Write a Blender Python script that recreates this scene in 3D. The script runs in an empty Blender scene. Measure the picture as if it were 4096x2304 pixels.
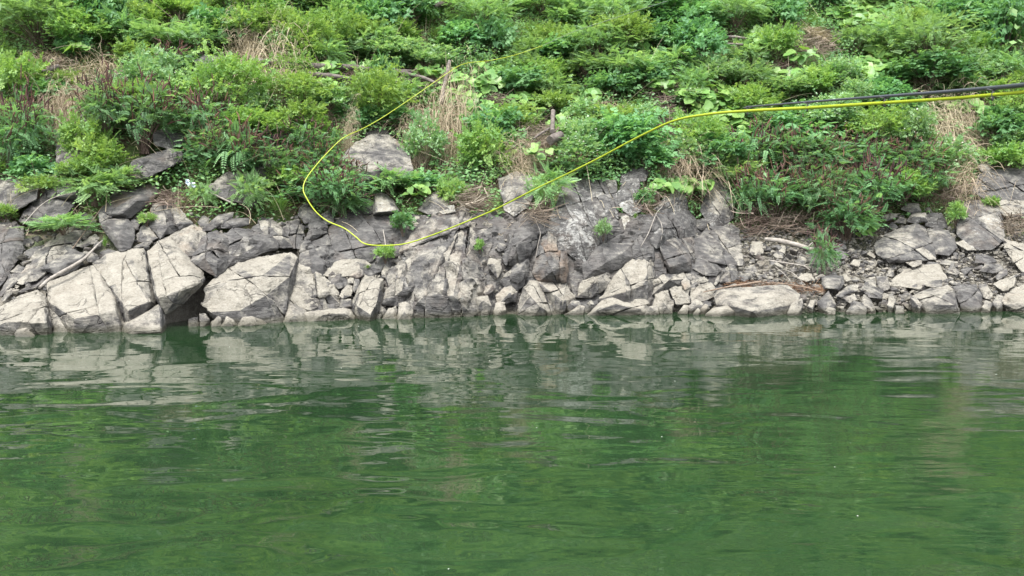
import bpy, bmesh, math, random
import numpy as np
from mathutils import Vector, Matrix

# ------------------------------------------------------------------ camera, sky, sun, exposure
SC = bpy.context.scene
COL = SC.collection
F_PX, HOR, CAM_H = 3547.0, 830.0, 1.5
PITCH = math.atan((1152 - HOR) / F_PX)
cam_d = bpy.data.cameras.new('camera')
cam = bpy.data.objects.new('camera', cam_d)
COL.objects.link(cam)
cam.location = (0, 0, CAM_H)
cam.rotation_euler = (math.radians(90) - PITCH, 0, 0)
cam_d.sensor_width = 36.0
cam_d.lens = 36.0 * F_PX / 4096.0
cam_d.clip_end = 500
SC.camera = cam

SUN_EL, SUN_AZ = math.radians(66), math.radians(200)      # azimuth clockwise from +Y: behind the camera
world = bpy.data.worlds.new('World')
SC.world = world
world.use_nodes = True
wn = world.node_tree
wn.nodes.clear()
w_sky = wn.nodes.new('ShaderNodeTexSky')
w_sky.sky_type = 'NISHITA'
w_sky.sun_disc = False
w_sky.sun_elevation = SUN_EL
w_sky.sun_rotation = SUN_AZ
w_sky.dust_density = 3.0
w_hs = wn.nodes.new('ShaderNodeHueSaturation')            # thin bright cloud: a greyer sky
w_hs.inputs['Saturation'].default_value = 0.22
w_bg = wn.nodes.new('ShaderNodeBackground')
w_bg.inputs['Strength'].default_value = 0.15
w_out = wn.nodes.new('ShaderNodeOutputWorld')
wn.links.new(w_sky.outputs[0], w_hs.inputs['Color'])
wn.links.new(w_hs.outputs[0], w_bg.inputs['Color'])
wn.links.new(w_bg.outputs[0], w_out.inputs['Surface'])

sun_d = bpy.data.lights.new('sun', 'SUN')
sun_d.energy = 1.5
sun_d.angle = math.radians(18)
sun_d.color = (1.0, 0.965, 0.91)
sun = bpy.data.objects.new('sun', sun_d)
COL.objects.link(sun)
sdir = Vector((math.sin(SUN_AZ) * math.cos(SUN_EL), math.cos(SUN_AZ) * math.cos(SUN_EL), math.sin(SUN_EL)))
sun.rotation_euler = sdir.to_track_quat('Z', 'Y').to_euler()
sun.location = (0, -10, 30)
SC.view_settings.view_transform = 'Standard'
SC.view_settings.look = 'None'
SC.view_settings.gamma = 1.0
SC.view_settings.use_curve_mapping = False
SC.view_settings.exposure = 1.95
SC.render.engine = 'CYCLES'
SC.cycles.max_bounces = 8
SC.cycles.use_denoising = True

# ------------------------------------------------------------------ helpers
RNG = np.random.default_rng(7)
random.seed(7)
CP, SP = math.cos(PITCH), math.sin(PITCH)
T0 = {'A': (0, 700), 'B': (1024, 700), 'C': (2048, 700), 'D': (3072, 700),
      'a': (0, 0), 'b': (1024, 0), 'c': (2048, 0), 'd': (3072, 0)}
TS = 1024 / 2120.0


def Q(t, x, y):
    a, b = T0[t]
    return a + x * TS, b + y * TS


def ray(px, py):
    u, v = (px - 2048) / F_PX, (1152 - py) / F_PX
    return np.array([u, CP + v * SP, -SP + v * CP])


def G(px, py):
    d = ray(px, py)
    return d * (CAM_H / -d[2]) + np.array([0, 0, CAM_H])


_sh = [G(*p) for p in ((-1500, 1345), (0, 1335), (650, 1318), (1100, 1285), (1500, 1268), (1900, 1258), (2300, 1252), (2800, 1250), (3300, 1250), (4096, 1246), (5600, 1243))]
SX = np.array([p[0] for p in _sh]); SY = np.array([p[1] for p in _sh]) + 0.08
T1X = np.array([-8, -4.0, -2.2, -1.0, 0.5, 2.2, 3.2, 5.0, 9.0])
T1V = np.array([2.3, 2.2, 1.7, 1.3, 1.0, 1.05, 2.3, 2.5, 2.5])
Z1V = np.array([1.35, 1.35, 1.35, 1.35, 1.4, 1.35, 1.05, 1.15, 1.2])
S2 = 0.80


def base(x, y):
    x = np.asarray(x, float); y = np.asarray(y, float)
    t = y - np.interp(x, SX, SY)
    t1 = np.interp(x, T1X, T1V); z1 = np.interp(x, T1X, Z1V)
    lumps = 0.13 * np.sin(1.7 * x + 0.9 * y) + 0.09 * np.sin(2.9 * x - 1.3 * y + 1.0) + 0.06 * np.sin(4.1 * y + 1.1 * x)
    fade = np.clip((t - t1) / 3.5, 0, 1)
    up = z1 + S2 * (t - t1) + fade * (S2 * (t1 - 1.7) + 1.3 - z1) + lumps * np.clip((t - t1) / 1.5, 0, 1)
    return np.where(t < 0, np.maximum(0.75 * t, -2.2), np.where(t < t1, z1 * t / t1, up))


_S = np.arange(7.0, 70.0, 0.04)


def P(px, py, off=0.0):
    d = ray(px, py)
    pts = d[None, :] * _S[:, None]
    f = pts[:, 2] + CAM_H - base(pts[:, 0], pts[:, 1])
    k = np.argmax(f < 0)
    if k == 0:
        k = len(_S) - 1
    s = _S[k - 1] + 0.04 * f[k - 1] / (f[k - 1] - f[k] + 1e-9)
    n = np.linalg.norm(d)
    return d * (s - off / n) + np.array([0, 0, CAM_H])


def PT(t, x, y, off=0.0):
    return P(*Q(t, x, y), off)


def depth_scale(p):
    """metres per full-resolution pixel at a point"""
    return (p[1] * CP + (CAM_H - p[2]) * SP) / F_PX


# --- numpy noise
def _h(i, j, k, s):
    n = (i * 374761393 + j * 668265263 + k * 2147483647 + s * 974634613) & 0xffffffff
    n = ((n ^ (n >> 13)) * 1274126177) & 0xffffffff
    n = ((n ^ (n >> 16)) * 2246822519) & 0xffffffff
    return ((n ^ (n >> 15)) & 0xffffff) / float(0xffffff)


def vnoise(p, s=0):
    q = np.floor(p).astype(np.int64); f = p - q; f = f * f * (3 - 2 * f)
    r = 0
    for dx in (0, 1):
        for dy in (0, 1):
            for dz in (0, 1):
                w = (f[:, 0] if dx else 1 - f[:, 0]) * (f[:, 1] if dy else 1 - f[:, 1]) * (f[:, 2] if dz else 1 - f[:, 2])
                r = r + w * _h(q[:, 0] + dx, q[:, 1] + dy, q[:, 2] + dz, s)
    return r


def chips(p, s=0):
    """piecewise planar offsets: the stepped faces of broken rock"""
    q = np.floor(p).astype(np.int64)
    best = np.full(len(p), 9e9); out = np.zeros(len(p))
    for dx in (-1, 0, 1):
        for dy in (-1, 0, 1):
            for dz in (-1, 0, 1):
                c = q + np.array([dx, dy, dz])
                r = [_h(c[:, 0], c[:, 1], c[:, 2], s + m) for m in range(6)]
                d = p - (c + np.stack(r[:3], 1))
                dd = (d * d).sum(1)
                v = d[:, 0] * (r[3] - .5) * 1.6 + d[:, 1] * (r[4] - .5) * 1.6 + d[:, 2] * (r[5] - .5) * 1.6 + (r[3] + r[4] - 1) * .6
                m = dd < best
                best = np.where(m, dd, best); out = np.where(m, v, out)
    return out


# --- objects
def props(o, label=None, cat=None, group=None, kind=None):
    if label: o['label'] = label
    if cat: o['category'] = cat
    if group: o['group'] = group
    if kind: o['kind'] = kind
    return o


def link(name, data, parent=None, mat=None):
    o = bpy.data.objects.new(name, data)
    COL.objects.link(o)
    if parent is not None:
        o.parent = parent
    if mat is not None and data is not None and not data.materials:
        data.materials.append(mat)
    return o


def empty(name, loc, rz=0.0):
    o = bpy.data.objects.new(name, None)
    COL.objects.link(o)
    o.location = loc
    o.rotation_euler = (0, 0, rz)
    o.empty_display_size = 0.1
    return o


def mesh_np(name, V, Fc, tint=None, smooth=False, mat=None):
    V = np.asarray(V, np.float32); Fc = np.asarray(Fc, np.int32)
    me = bpy.data.meshes.new(name)
    n, k = Fc.shape
    me.vertices.add(len(V)); me.vertices.foreach_set('co', V.ravel())
    me.loops.add(n * k); me.loops.foreach_set('vertex_index', Fc.ravel())
    me.polygons.add(n)
    me.polygons.foreach_set('loop_start', np.arange(0, n * k, k, dtype=np.int32))
    me.polygons.foreach_set('use_smooth', np.full(n, smooth, dtype=bool))
    if tint is not None:
        a = me.attributes.new('tint', 'FLOAT', 'FACE')
        a.data.foreach_set('value', np.asarray(tint, np.float32))
    me.update(calc_edges=True)
    if mat: me.materials.append(mat)
    return me


def tubes(list_of, sides=4):
    """list of (points (n,3), radii (n)) -> V, quads"""
    VV, FF, o = [], [], 0
    ang = np.arange(sides) / sides * 2 * math.pi
    for pts, rad in list_of:
        pts = np.asarray(pts, float); n = len(pts)
        rad = np.broadcast_to(np.asarray(rad, float), (n,))
        t = np.gradient(pts, axis=0); t /= np.linalg.norm(t, axis=1)[:, None] + 1e-9
        ref = np.array([0.31, 0.2, 0.93]) if abs(t[:, 2]).mean() < .8 else np.array([1., .1, 0])
        a = np.cross(t, ref); a /= np.linalg.norm(a, axis=1)[:, None] + 1e-9
        b = np.cross(t, a)
        v = pts[:, None, :] + rad[:, None, None] * (np.cos(ang)[None, :, None] * a[:, None, :] + np.sin(ang)[None, :, None] * b[:, None, :])
        VV.append(v.reshape(-1, 3))
        i = np.arange(n - 1)[:, None] * sides; j = np.arange(sides)[None, :]; j2 = (j + 1) % sides
        FF.append(np.stack([i + j, i + j2, i + sides + j2, i + sides + j], -1).reshape(-1, 4) + o)
        o += n * sides
    return np.concatenate(VV), np.concatenate(FF)


def spline(ctrl, n):
    """Catmull-Rom through control points"""
    c = np.asarray(ctrl, float)
    c = np.vstack([2 * c[0] - c[1], c, 2 * c[-1] - c[-2]])
    out = []
    m = len(c) - 3
    for u in np.linspace(0, m - 1e-6, n):
        i = int(u); f = u - i
        p0, p1, p2, p3 = c[i:i + 4]
        out.append(.5 * (2 * p1 + (p2 - p0) * f + (2 * p0 - 5 * p1 + 4 * p2 - p3) * f * f + (3 * p1 - p0 - 3 * p2 + p3) * f ** 3))
    return np.array(out)


# ------------------------------------------------------------------ materials
class NT:
    def __init__(s, name):
        s.m = bpy.data.materials.new(name); s.m.use_nodes = True
        s.t = s.m.node_tree; s.t.nodes.clear()
        s.out = s.n('ShaderNodeOutputMaterial')

    def n(s, typ, **kw):
        x = s.t.nodes.new(typ)
        for k, v in kw.items(): setattr(x, k, v)
        return x

    def l(s, a, b): s.t.links.new(a, b)

    def setin(s, sock, v):
        if hasattr(v, 'is_linked'): s.l(v, sock)
        else: sock.default_value = v

    def math(s, op, a, b=0.0, c=0.0, clamp=False):
        x = s.n('ShaderNodeMath', operation=op, use_clamp=clamp)
        for i, v in enumerate((a, b, c)): s.setin(x.inputs[i], v)
        return x.outputs[0]

    def mix(s, f, a, b, mode='MIX'):
        x = s.n('ShaderNodeMixRGB', blend_type=mode)
        for i, v in enumerate((f, a, b)): s.setin(x.inputs[i], v)
        return x.outputs[0]

    def noise(s, vec, scale, detail=4, rough=.55, dist=0.0):
        x = s.n('ShaderNodeTexNoise')
        s.l(vec, x.inputs['Vector'])
        x.inputs['Scale'].default_value = scale; x.inputs['Detail'].default_value = detail
        x.inputs['Roughness'].default_value = rough; x.inputs['Distortion'].default_value = dist
        return x.outputs['Fac']

    def ramp(s, f, stops):
        x = s.n('ShaderNodeValToRGB')
        e = x.color_ramp.elements
        while len(e) < len(stops): e.new(.5)
        for q, (p, c) in zip(e, stops):
            q.position = p; q.color = (*c, 1) if len(c) == 3 else c
        s.setin(x.inputs[0], f)
        return x.outputs[0]

    def step(s, v, a, b):
        x = s.n('ShaderNodeMapRange', interpolation_type='SMOOTHSTEP')
        s.setin(x.inputs[0], v); x.inputs[1].default_value = a; x.inputs[2].default_value = b
        return x.outputs[0]

    def scaled(s, vec, sc, rot=(0, 0, 0)):
        x = s.n('ShaderNodeMapping'); s.l(vec, x.inputs[0])
        x.inputs['Scale'].default_value = sc; x.inputs['Rotation'].default_value = rot
        return x.outputs[0]

    def bump(s, h, strength, dist, normal=None):
        x = s.n('ShaderNodeBump'); s.l(h, x.inputs['Height'])
        x.inputs['Strength'].default_value = strength; x.inputs['Distance'].default_value = dist
        if normal is not None: s.l(normal, x.inputs['Normal'])
        return x.outputs[0]

    def pbr(s, col, rough=.9, spec=.3, normal=None):
        x = s.n('ShaderNodeBsdfPrincipled')
        s.setin(x.inputs['Base Color'], col if hasattr(col, 'is_linked') else (*col, 1))
        s.setin(x.inputs['Roughness'], rough)
        x.inputs['Specular IOR Level'].default_value = spec
        if normal is not None: s.l(normal, x.inputs['Normal'])
        return x.outputs[0]

    def done(s, sh):
        s.l(sh, s.out.inputs['Surface']); return s.m


def rock_material():
    t = NT('river_rock')
    pos = t.n('ShaderNodeNewGeometry').outputs['Position']
    oi = t.n('ShaderNodeObjectInfo')
    sep = t.n('ShaderNodeSeparateColor'); t.l(oi.outputs['Color'], sep.inputs[0])
    tone, lich, rust = sep.outputs[0], sep.outputs[1], sep.outputs[2]
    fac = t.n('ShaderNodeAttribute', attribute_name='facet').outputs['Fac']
    xyz = t.n('ShaderNodeSeparateXYZ'); t.l(pos, xyz.inputs[0]); z = xyz.outputs['Z']
    offs = t.n('ShaderNodeVectorMath', operation='MULTIPLY_ADD')
    comb = t.n('ShaderNodeCombineXYZ')
    for i in range(3): t.l(oi.outputs['Random'], comb.inputs[i])
    t.l(comb.outputs[0], offs.inputs[0]); offs.inputs[1].default_value = (37, 53, 71); t.l(pos, offs.inputs[2])
    pv = offs.outputs[0]
    layered = t.scaled(pv, (1.0, 1.0, 4.0), (0.35, 0.5, 0.0))
    n_big = t.noise(pv, 1.6, 3)
    n_mid = t.noise(pv, 6.0, 5, .65)
    n_lay = t.noise(layered, 7.0, 4, .6, .3)
    n_fine = t.noise(pv, 38.0, 4, .7)
    grain = t.noise(pv, 120.0, 2, .6)
    # dark stained stone / pale silted stone
    dark = t.ramp(t.math('ADD', t.math('MULTIPLY', n_mid, .6), t.math('MULTIPLY', n_lay, .4)),
                  [(.30, (.021, .0205, .0203)), (.45, (.052, .0507, .050)), (.60, (.104, .101, .096)), (.78, (.17, .165, .153))])
    pale = t.ramp(t.math('ADD', t.math('MULTIPLY', n_fine, .55), t.math('MULTIPLY', n_mid, .45)),
                  [(.30, (.085, .078, .065)), (.44, (.158, .147, .123)), (.58, (.215, .203, .173)), (.8, (.285, .273, .241))])
    m = t.math('ADD', tone, t.math('MULTIPLY', t.math('SUBTRACT', n_big, .56), .9))
    m = t.math('ADD', m, t.math('MULTIPLY', t.math('SUBTRACT', n_mid, .5), 1.0))
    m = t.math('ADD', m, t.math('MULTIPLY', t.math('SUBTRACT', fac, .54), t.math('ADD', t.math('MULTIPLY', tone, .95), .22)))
    m = t.math('ADD', m, t.math('MULTIPLY', t.math('SUBTRACT', n_fine, .5), .35))
    hz = t.n('ShaderNodeMapRange'); t.l(z, hz.inputs[0])
    hz.inputs[1].default_value = 1.0; hz.inputs[2].default_value = .35; hz.inputs[3].default_value = -.09; hz.inputs[4].default_value = .06
    m = t.math('ADD', m, hz.outputs[0])
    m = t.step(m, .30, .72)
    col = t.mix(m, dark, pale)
    # rust-brown bloom and pale lichen crust
    rmask = t.math('MULTIPLY', rust, t.step(t.noise(pv, 2.3, 4, .6), .45, .68))
    col = t.mix(t.math('MULTIPLY', rmask, .5), col, (.17, .115, .075, 1))
    ln = t.math('ADD', t.math('MULTIPLY', t.noise(pv, 13.0, 6, .8), .6), t.math('MULTIPLY', n_big, .4))
    lmask = t.step(t.math('ADD', ln, t.math('MULTIPLY', lich, .13)), .60, .68)
    col = t.mix(t.math('MULTIPLY', lmask, .65), col, (.29, .29, .275, 1))
    # specks, pits and hairline cracks
    speck = t.step(grain, .68, .76)
    col = t.mix(t.math('MULTIPLY', speck, .35), col, (.5, .48, .45, 1))
    vor = t.n('ShaderNodeTexVoronoi', feature='DISTANCE_TO_EDGE')
    warp = t.n('ShaderNodeVectorMath', operation='MULTIPLY_ADD')
    nz = t.n('ShaderNodeTexNoise'); t.l(pv, nz.inputs['Vector']); nz.inputs['Scale'].default_value = 3.0; nz.inputs['Detail'].default_value = 4
    t.l(nz.outputs['Color'], warp.inputs[0]); warp.inputs[1].default_value = (.45, .45, .45); t.l(t.scaled(pv, (1, 1, .7)), warp.inputs[2])
    t.l(warp.outputs[0], vor.inputs['Vector']); vor.inputs['Scale'].default_value = 2.1
    crack = t.math('SUBTRACT', 1.0, t.step(vor.outputs['Distance'], .005, .022))
    crack = t.math('MULTIPLY', crack, t.step(t.noise(pv, 1.9, 2), .5, .6))
    col = t.mix(t.math('MULTIPLY', crack, .5), col, (.03, .027, .026, 1))
    pit = t.n('ShaderNodeTexVoronoi'); t.l(t.scaled(pv, (1, 1, 2.2)), pit.inputs['Vector']); pit.inputs['Scale'].default_value = 7.0
    pmask = t.math('MULTIPLY', t.math('SUBTRACT', 1.0, t.step(pit.outputs['Distance'], .06, .13)), t.step(t.noise(pv, 2.7, 2), .5, .6))
    col = t.mix(t.math('MULTIPLY', pmask, .8), col, (.03, .027, .026, 1))
    # wet band at the waterline, faint old water marks above it
    wet = t.math('SUBTRACT', 1.0, t.step(t.math('ADD', z, t.math('MULTIPLY', n_mid, .05)), .05, .13))
    col = t.mix(t.math('MULTIPLY', wet, .75), col, (.045, .042, .028, 1))
    h = t.math('ADD', t.math('MULTIPLY', n_mid, .8), t.math('MULTIPLY', n_lay, .9))
    h = t.math('ADD', h, t.math('MULTIPLY', n_fine, .35))
    h = t.math('SUBTRACT', h, t.math('MULTIPLY', crack, .5))
    h = t.math('SUBTRACT', h, t.math('MULTIPLY', pmask, .4))
    nb = t.bump(h, .9, .035)
    rough = t.math('SUBTRACT', .92, t.math('MULTIPLY', wet, .5))
    return t.done(t.pbr(col, rough, .25, nb))


def leaf_material(name, stops, trans=.4, rough=.5, spec=.3, tr_gain=1.7):
    t = NT(name)
    tint = t.n('ShaderNodeAttribute', attribute_name='tint').outputs['Fac']
    oi = t.n('ShaderNodeObjectInfo')
    f = t.math('ADD', tint, t.math('MULTIPLY', t.math('SUBTRACT', oi.outputs['Random'], .5), .3), clamp=True)
    col = t.ramp(f, stops)
    hs = t.n('ShaderNodeHueSaturation'); t.l(col, hs.inputs['Color'])
    t.l(t.math('ADD', .5, t.math('MULTIPLY', t.math('SUBTRACT', oi.outputs['Random'], .5), .03)), hs.inputs['Hue'])
    col = hs.outputs[0]
    p = t.pbr(col, rough, spec)
    tr = t.n('ShaderNodeBsdfTranslucent')
    t.l(t.mix(1.0, col, (tr_gain, tr_gain * .95, tr_gain * .5, 1), 'MULTIPLY'), tr.inputs['Color'])
    ms = t.n('ShaderNodeMixShader'); ms.inputs[0].default_value = trans
    t.l(p, ms.inputs[1]); t.l(tr.outputs[0], ms.inputs[2])
    return t.done(ms.outputs[0])


def wood_material(name, a, b, c, scale=9.0):
    t = NT(name)
    co = t.n('ShaderNodeTexCoord').outputs['Object']
    n1 = t.noise(co, scale, 5, .65); n2 = t.noise(co, scale * 5, 4, .7)
    n3 = t.noise(t.scaled(co, (.35, 1, 1)), scale * 3, 3, .6)
    col = t.ramp(t.math('ADD', t.math('MULTIPLY', n1, .55), t.math('MULTIPLY', n3, .45)), [(.3, a), (.5, b), (.72, c)])
    return t.done(t.pbr(col, .9, .2, t.bump(t.math('ADD', n2, n3), .8, .012)))


M = {}
M['rock'] = rock_material()
G3 = lambda a, b, c: [(0.0, a), (.5, b), (1.0, c)]
M['feather'] = leaf_material('feathery_leaf', G3((0.095, 0.190, 0.074), (0.151, 0.272, 0.112), (0.242, 0.374, 0.168)))
M['amorpha'] = leaf_material('indigo_bush_leaf', G3((0.076, 0.170, 0.080), (0.115, 0.231, 0.106), (0.186, 0.332, 0.152)))
M['privet'] = leaf_material('small_round_leaf', G3((0.091, 0.190, 0.050), (0.150, 0.262, 0.074), (0.253, 0.372, 0.121)))
M['broad'] = leaf_material('broad_leaf', G3((0.059, 0.159, 0.068), (0.099, 0.224, 0.091), (0.175, 0.328, 0.133)))
M['bramble'] = leaf_material('bramble_leaf', G3((0.099, 0.200, 0.086), (0.149, 0.267, 0.117), (0.248, 0.363, 0.193)))
M['kudzu'] = leaf_material('vine_leaf', G3((.065, .155, .04), (.135, .255, .068), (.23, .36, .10)), .32, .42, .35)
M['grass'] = leaf_material('green_grass', G3((.06, .13, .03), (.12, .215, .052), (.20, .30, .085)))
M['straw'] = leaf_material('dry_grass', G3((.19, .15, .10), (.34, .285, .2), (.5, .43, .32)), .15, .7, .2, 1.1)
M['cover'] = leaf_material('low_leaf', G3((0.077, 0.175, 0.069), (0.124, 0.240, 0.094), (0.217, 0.351, 0.144)))
M['spike'] = leaf_material('dark_flower_spike', G3((.05, .028, .028), (.085, .045, .04), (.14, .07, .05)), .0, .8, .2)
M['petal'] = leaf_material('white_blossom', G3((.5, .52, .42), (.6, .6, .5), (.7, .7, .62)), .2, .7, .2, 1.0)
M['twig'] = leaf_material('bare_twig', G3((.06, .045, .035), (.13, .10, .08), (.26, .22, .18)), .0, .9, .1)
M['vine_stem'] = leaf_material('vine_stem', G3((.16, .14, .08), (.22, .2, .11), (.3, .27, .16)), .0, .8, .1)
M['bark'] = wood_material('weathered_log', (.045, .038, .034), (.11, .095, .085), (.21, .185, .165))
M['drift'] = wood_material('bleached_driftwood', (.12, .105, .09), (.23, .21, .185), (.34, .32, .29), 14)
M['redwood'] = wood_material('reddish_branch', (.085, .055, .04), (.16, .12, .09), (.26, .21, .165), 14)


def soil_material():
    t = NT('bank_soil')
    pos = t.n('ShaderNodeNewGeometry').outputs['Position']
    z = t.n('ShaderNodeSeparateXYZ'); t.l(pos, z.inputs[0]); z = z.outputs['Z']
    n1 = t.noise(pos, 1.3, 5, .6); n2 = t.noise(pos, 14, 5, .7); n3 = t.noise(pos, 55, 3, .6)
    soil = t.ramp(t.math('ADD', t.math('MULTIPLY', n1, .4), t.math('MULTIPLY', n2, .6)),
                  [(.3, (.035, .025, .017)), (.5, (.09, .068, .048)), (.7, (.2, .16, .115))])
    moss = t.ramp(n2, [(.3, (.04, .07, .022)), (.6, (.09, .14, .045)), (.8, (.15, .2, .075))])
    scree = t.ramp(t.math('ADD', t.math('MULTIPLY', n3, .5), t.math('MULTIPLY', n2, .5)),
                   [(.3, (.07, .065, .055)), (.5, (.17, .158, .132)), (.72, (.3, .28, .24))])
    col = t.mix(t.step(t.math('ADD', n1, t.math('MULTIPLY', n2, .3)), .55, .75), soil, moss)
    col = t.mix(t.step(t.math('ADD', z, t.math('MULTIPLY', n1, .5)), 1.5, 1.05), col, scree)
    h = t.math('ADD', n2, t.math('MULTIPLY', n3, .5))
    return t.done(t.pbr(col, .95, .1, t.bump(h, 1.0, .05)))


M['soil'] = soil_material()


def water_material():
    t = NT('river_water')
    pos = t.n('ShaderNodeNewGeometry').outputs['Position']
    xyz = t.n('ShaderNodeSeparateXYZ'); t.l(pos, xyz.inputs[0])
    swell = t.noise(t.scaled(pos, (.7, 1.25, 1), (0, 0, .12)), 1.5, 1.5, .4, .5)
    rip = t.noise(t.scaled(pos, (.9, 1.5, 1), (0, 0, -.1)), 4.2, 1.5, .4, .3)
    fine = t.noise(t.scaled(pos, (.5, 3.2, 1), (0, 0, .04)), 6.5, 2, .5)
    # the breeze roughens the far right of the pool more than the sheltered side
    mask = t.step(t.math('ADD', t.math('ADD', xyz.outputs['X'], t.math('MULTIPLY', t.math('SUBTRACT', t.noise(pos, .35, 2), .5), 6.0)), 0.0), -.5, 4.0)
    h = t.math('ADD', t.math('MULTIPLY', swell, .0140), t.math('MULTIPLY', rip, .0015))
    h = t.math('ADD', h, t.math('MULTIPLY', t.math('MULTIPLY', fine, mask), .0009))
    # sheltered under the bank, livelier out in the channel
    calm = t.n('ShaderNodeMapRange'); t.l(xyz.outputs['Y'], calm.inputs[0])
    for i_, v_ in ((1, 11.5), (2, 4.5), (3, .22), (4, 2.1)): calm.inputs[i_].default_value = v_
    h = t.math('MULTIPLY', h, calm.outputs[0])
    # rings spreading where something touched the surface
    sub = t.n('ShaderNodeVectorMath', operation='DISTANCE'); t.l(pos, sub.inputs[0]); sub.inputs[1].default_value = (3.2, 10.6, 0)
    d = sub.outputs['Value']
    ring = t.math('MULTIPLY', t.math('SINE', t.math('MULTIPLY', d, 42.0)), t.math('SUBTRACT', 1.0, t.step(d, .25, 1.3)))
    h = t.math('ADD', h, t.math('MULTIPLY', ring, .00018))
    nb = t.bump(h, 1.0, 1.0)
    silt = t.noise(pos, .5, 3)
    col = t.ramp(silt, [(.35, (.0088, .0222, .0092)), (.65, (.0135, .0305, .0125))])
    p = t.n('ShaderNodeBsdfPrincipled')
    t.l(col, p.inputs['Base Color'])
    p.inputs['Roughness'].default_value = .015
    p.inputs['IOR'].default_value = 1.5
    t.l(nb, p.inputs['Normal'])
    return t.done(p.outputs[0])


M['water'] = water_material()


def plain(name, col, rough=.6, spec=.3):
    t = NT(name)
    co = t.n('ShaderNodeTexCoord').outputs['Object']
    n = t.noise(co, 20, 3)
    c = t.mix(n, (*[v * .85 for v in col], 1), (*[min(1, v * 1.12) for v in col], 1))
    return t.done(t.pbr(c, rough, spec))


M['line'] = plain('fly_line_coating', (.27, .33, .012), .4, .4)
M['leader'] = plain('clear_leader', (.10, .12, .10), .3, .5)
M['rod'] = plain('graphite_blank', (.035, .038, .05), .35, .5)
M['guide'] = plain('guide_wire', (.06, .06, .06), .3, .5)
M['plastic'] = plain('pale_plastic', (.6, .66, .74), .5, .4)
M['speck'] = plain('foam_speck', (.38, .40, .36), .8, .2)

# ------------------------------------------------------------------ ground and water
xs = np.concatenate([np.linspace(-34, -12, 24)[:-1], np.linspace(-12, 12, 241), np.linspace(12, 34, 24)[1:]])
ts = np.concatenate([np.linspace(-6, -1, 8)[:-1], np.linspace(-1, 9, 111), np.linspace(9, 18, 46)[1:], np.linspace(18, 60, 36)[1:]])
XX, TT = np.meshgrid(xs, ts)
YY = TT + np.interp(XX, SX, SY)
ZZ = base(XX, YY)
pp = np.stack([XX.ravel(), YY.ravel(), ZZ.ravel()], 1)
nz_ = (vnoise(pp * 2.2, 3) - .5) * .16 + (vnoise(pp * 6.0, 4) - .5) * .09
pp[:, 2] += nz_ - .12
pp[:, 1] += .05
hol = np.clip(1 - ((pp[:, 0] + 4.05) / .42) ** 2, 0, 1) * np.clip(1 - ((TT.ravel() - .35) / .8) ** 2, 0, 1)
pp[:, 2] -= 1.1 * hol                                   # the black hollow under the overhanging boulder
nx, ny = len(xs), len(ts)
ii = (np.arange(ny - 1)[:, None] * nx + np.arange(nx - 1)[None, :]).ravel()
me = mesh_np('bank_ground', pp, np.stack([ii, ii + 1, ii + nx + 1, ii + nx], 1), smooth=True, mat=M['soil'])
props(link('ground', me), 'steep brown soil bank rising from the river', kind='structure')

wx = np.linspace(-60, 60, 25); wy = np.linspace(-60, 22, 18)
WX, WY = np.meshgrid(wx, wy)
ii = (np.arange(17)[:, None] * 25 + np.arange(24)[None, :]).ravel()
me = mesh_np('water_surface', np.stack([WX.ravel(), WY.ravel(), np.zeros(WX.size)], 1), np.stack([ii, ii + 1, ii + 26, ii + 25], 1), mat=M['water'])
props(link('water', me), 'calm dark green river water mirroring the rocky bank', kind='structure')
# ------------------------------------------------------------------ rocks
POLYS = []
ROCKS = []           # short name, place
CUT = (' by ', ' at ', ' in ', ' on ', ' beside ', ' under ', ' below ', ' with ', ' over ', ' above ', ' behind ', ' between ', ' like ', ' like', ' cut ', ' split', ' near ', ' next ', ' against ', ' of the ', ' from ', ' that ', ' wedged', ' standing', ' lying', ' leaning', ' sitting', ' showing', ' half ', ' filling', ' tipped', ' pointing', ' jutting', ' sloping', ' touching', ' crossed', ' hugging', ' spilling', ' hanging', ' growing', ' rising', ' first', ' stacked', ' perched', ' lodged', ' tilted', ' set back', ' dipping', ' resting', ' slanting', ' awash', ' plugged', ' bounded', ' tucked', ' peeping', ' overhanging', ' hung', ' poking', ', ')


def short(label):
    k = min([label.find(c) for c in CUT if c in label] + [len(label)])
    return ' '.join(label[:k].replace('largest ', 'largest ').split()[:6])


def beside(rec, names):
    """the nearest named neighbour and where the thing lies from it"""
    from collections import Counter
    cnt = Counter(n for n, _, _, _ in names)
    best = None
    for n, x, y, r in names:
        if cnt[n] > 1 or len(n.split()) < 3: continue
        d = math.hypot(rec[0] - x, (rec[1] - y) * 1.2) - .6 * r
        if best is None or d < best[0]: best = (d, n, x, y)
    _, n, x, y = best
    dy = rec[1] - y
    return ('just above the ' if dy < -abs(rec[0] - x) * .6 else 'just below the ' if dy > abs(rec[0] - x) * .6 else 'beside the ') + n


def settle(recs):
    """labels for loose repeats: by neighbour first, by size where several share one"""
    by = {}
    for o, lab, size in recs: by.setdefault(lab, []).append((size, o))
    for lab, L in by.items():
        L.sort(key=lambda q: q[0])
        for i, (sz, o) in enumerate(L):
            t = lab
            if len(L) > 1 and i == len(L) - 1: t = 'larger ' + lab if len(L) == 2 else 'largest ' + lab
            elif len(L) > 1 and i == 0: t = 'smaller ' + lab if len(L) == 2 else 'smallest ' + lab
            o['label'] = t


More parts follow.
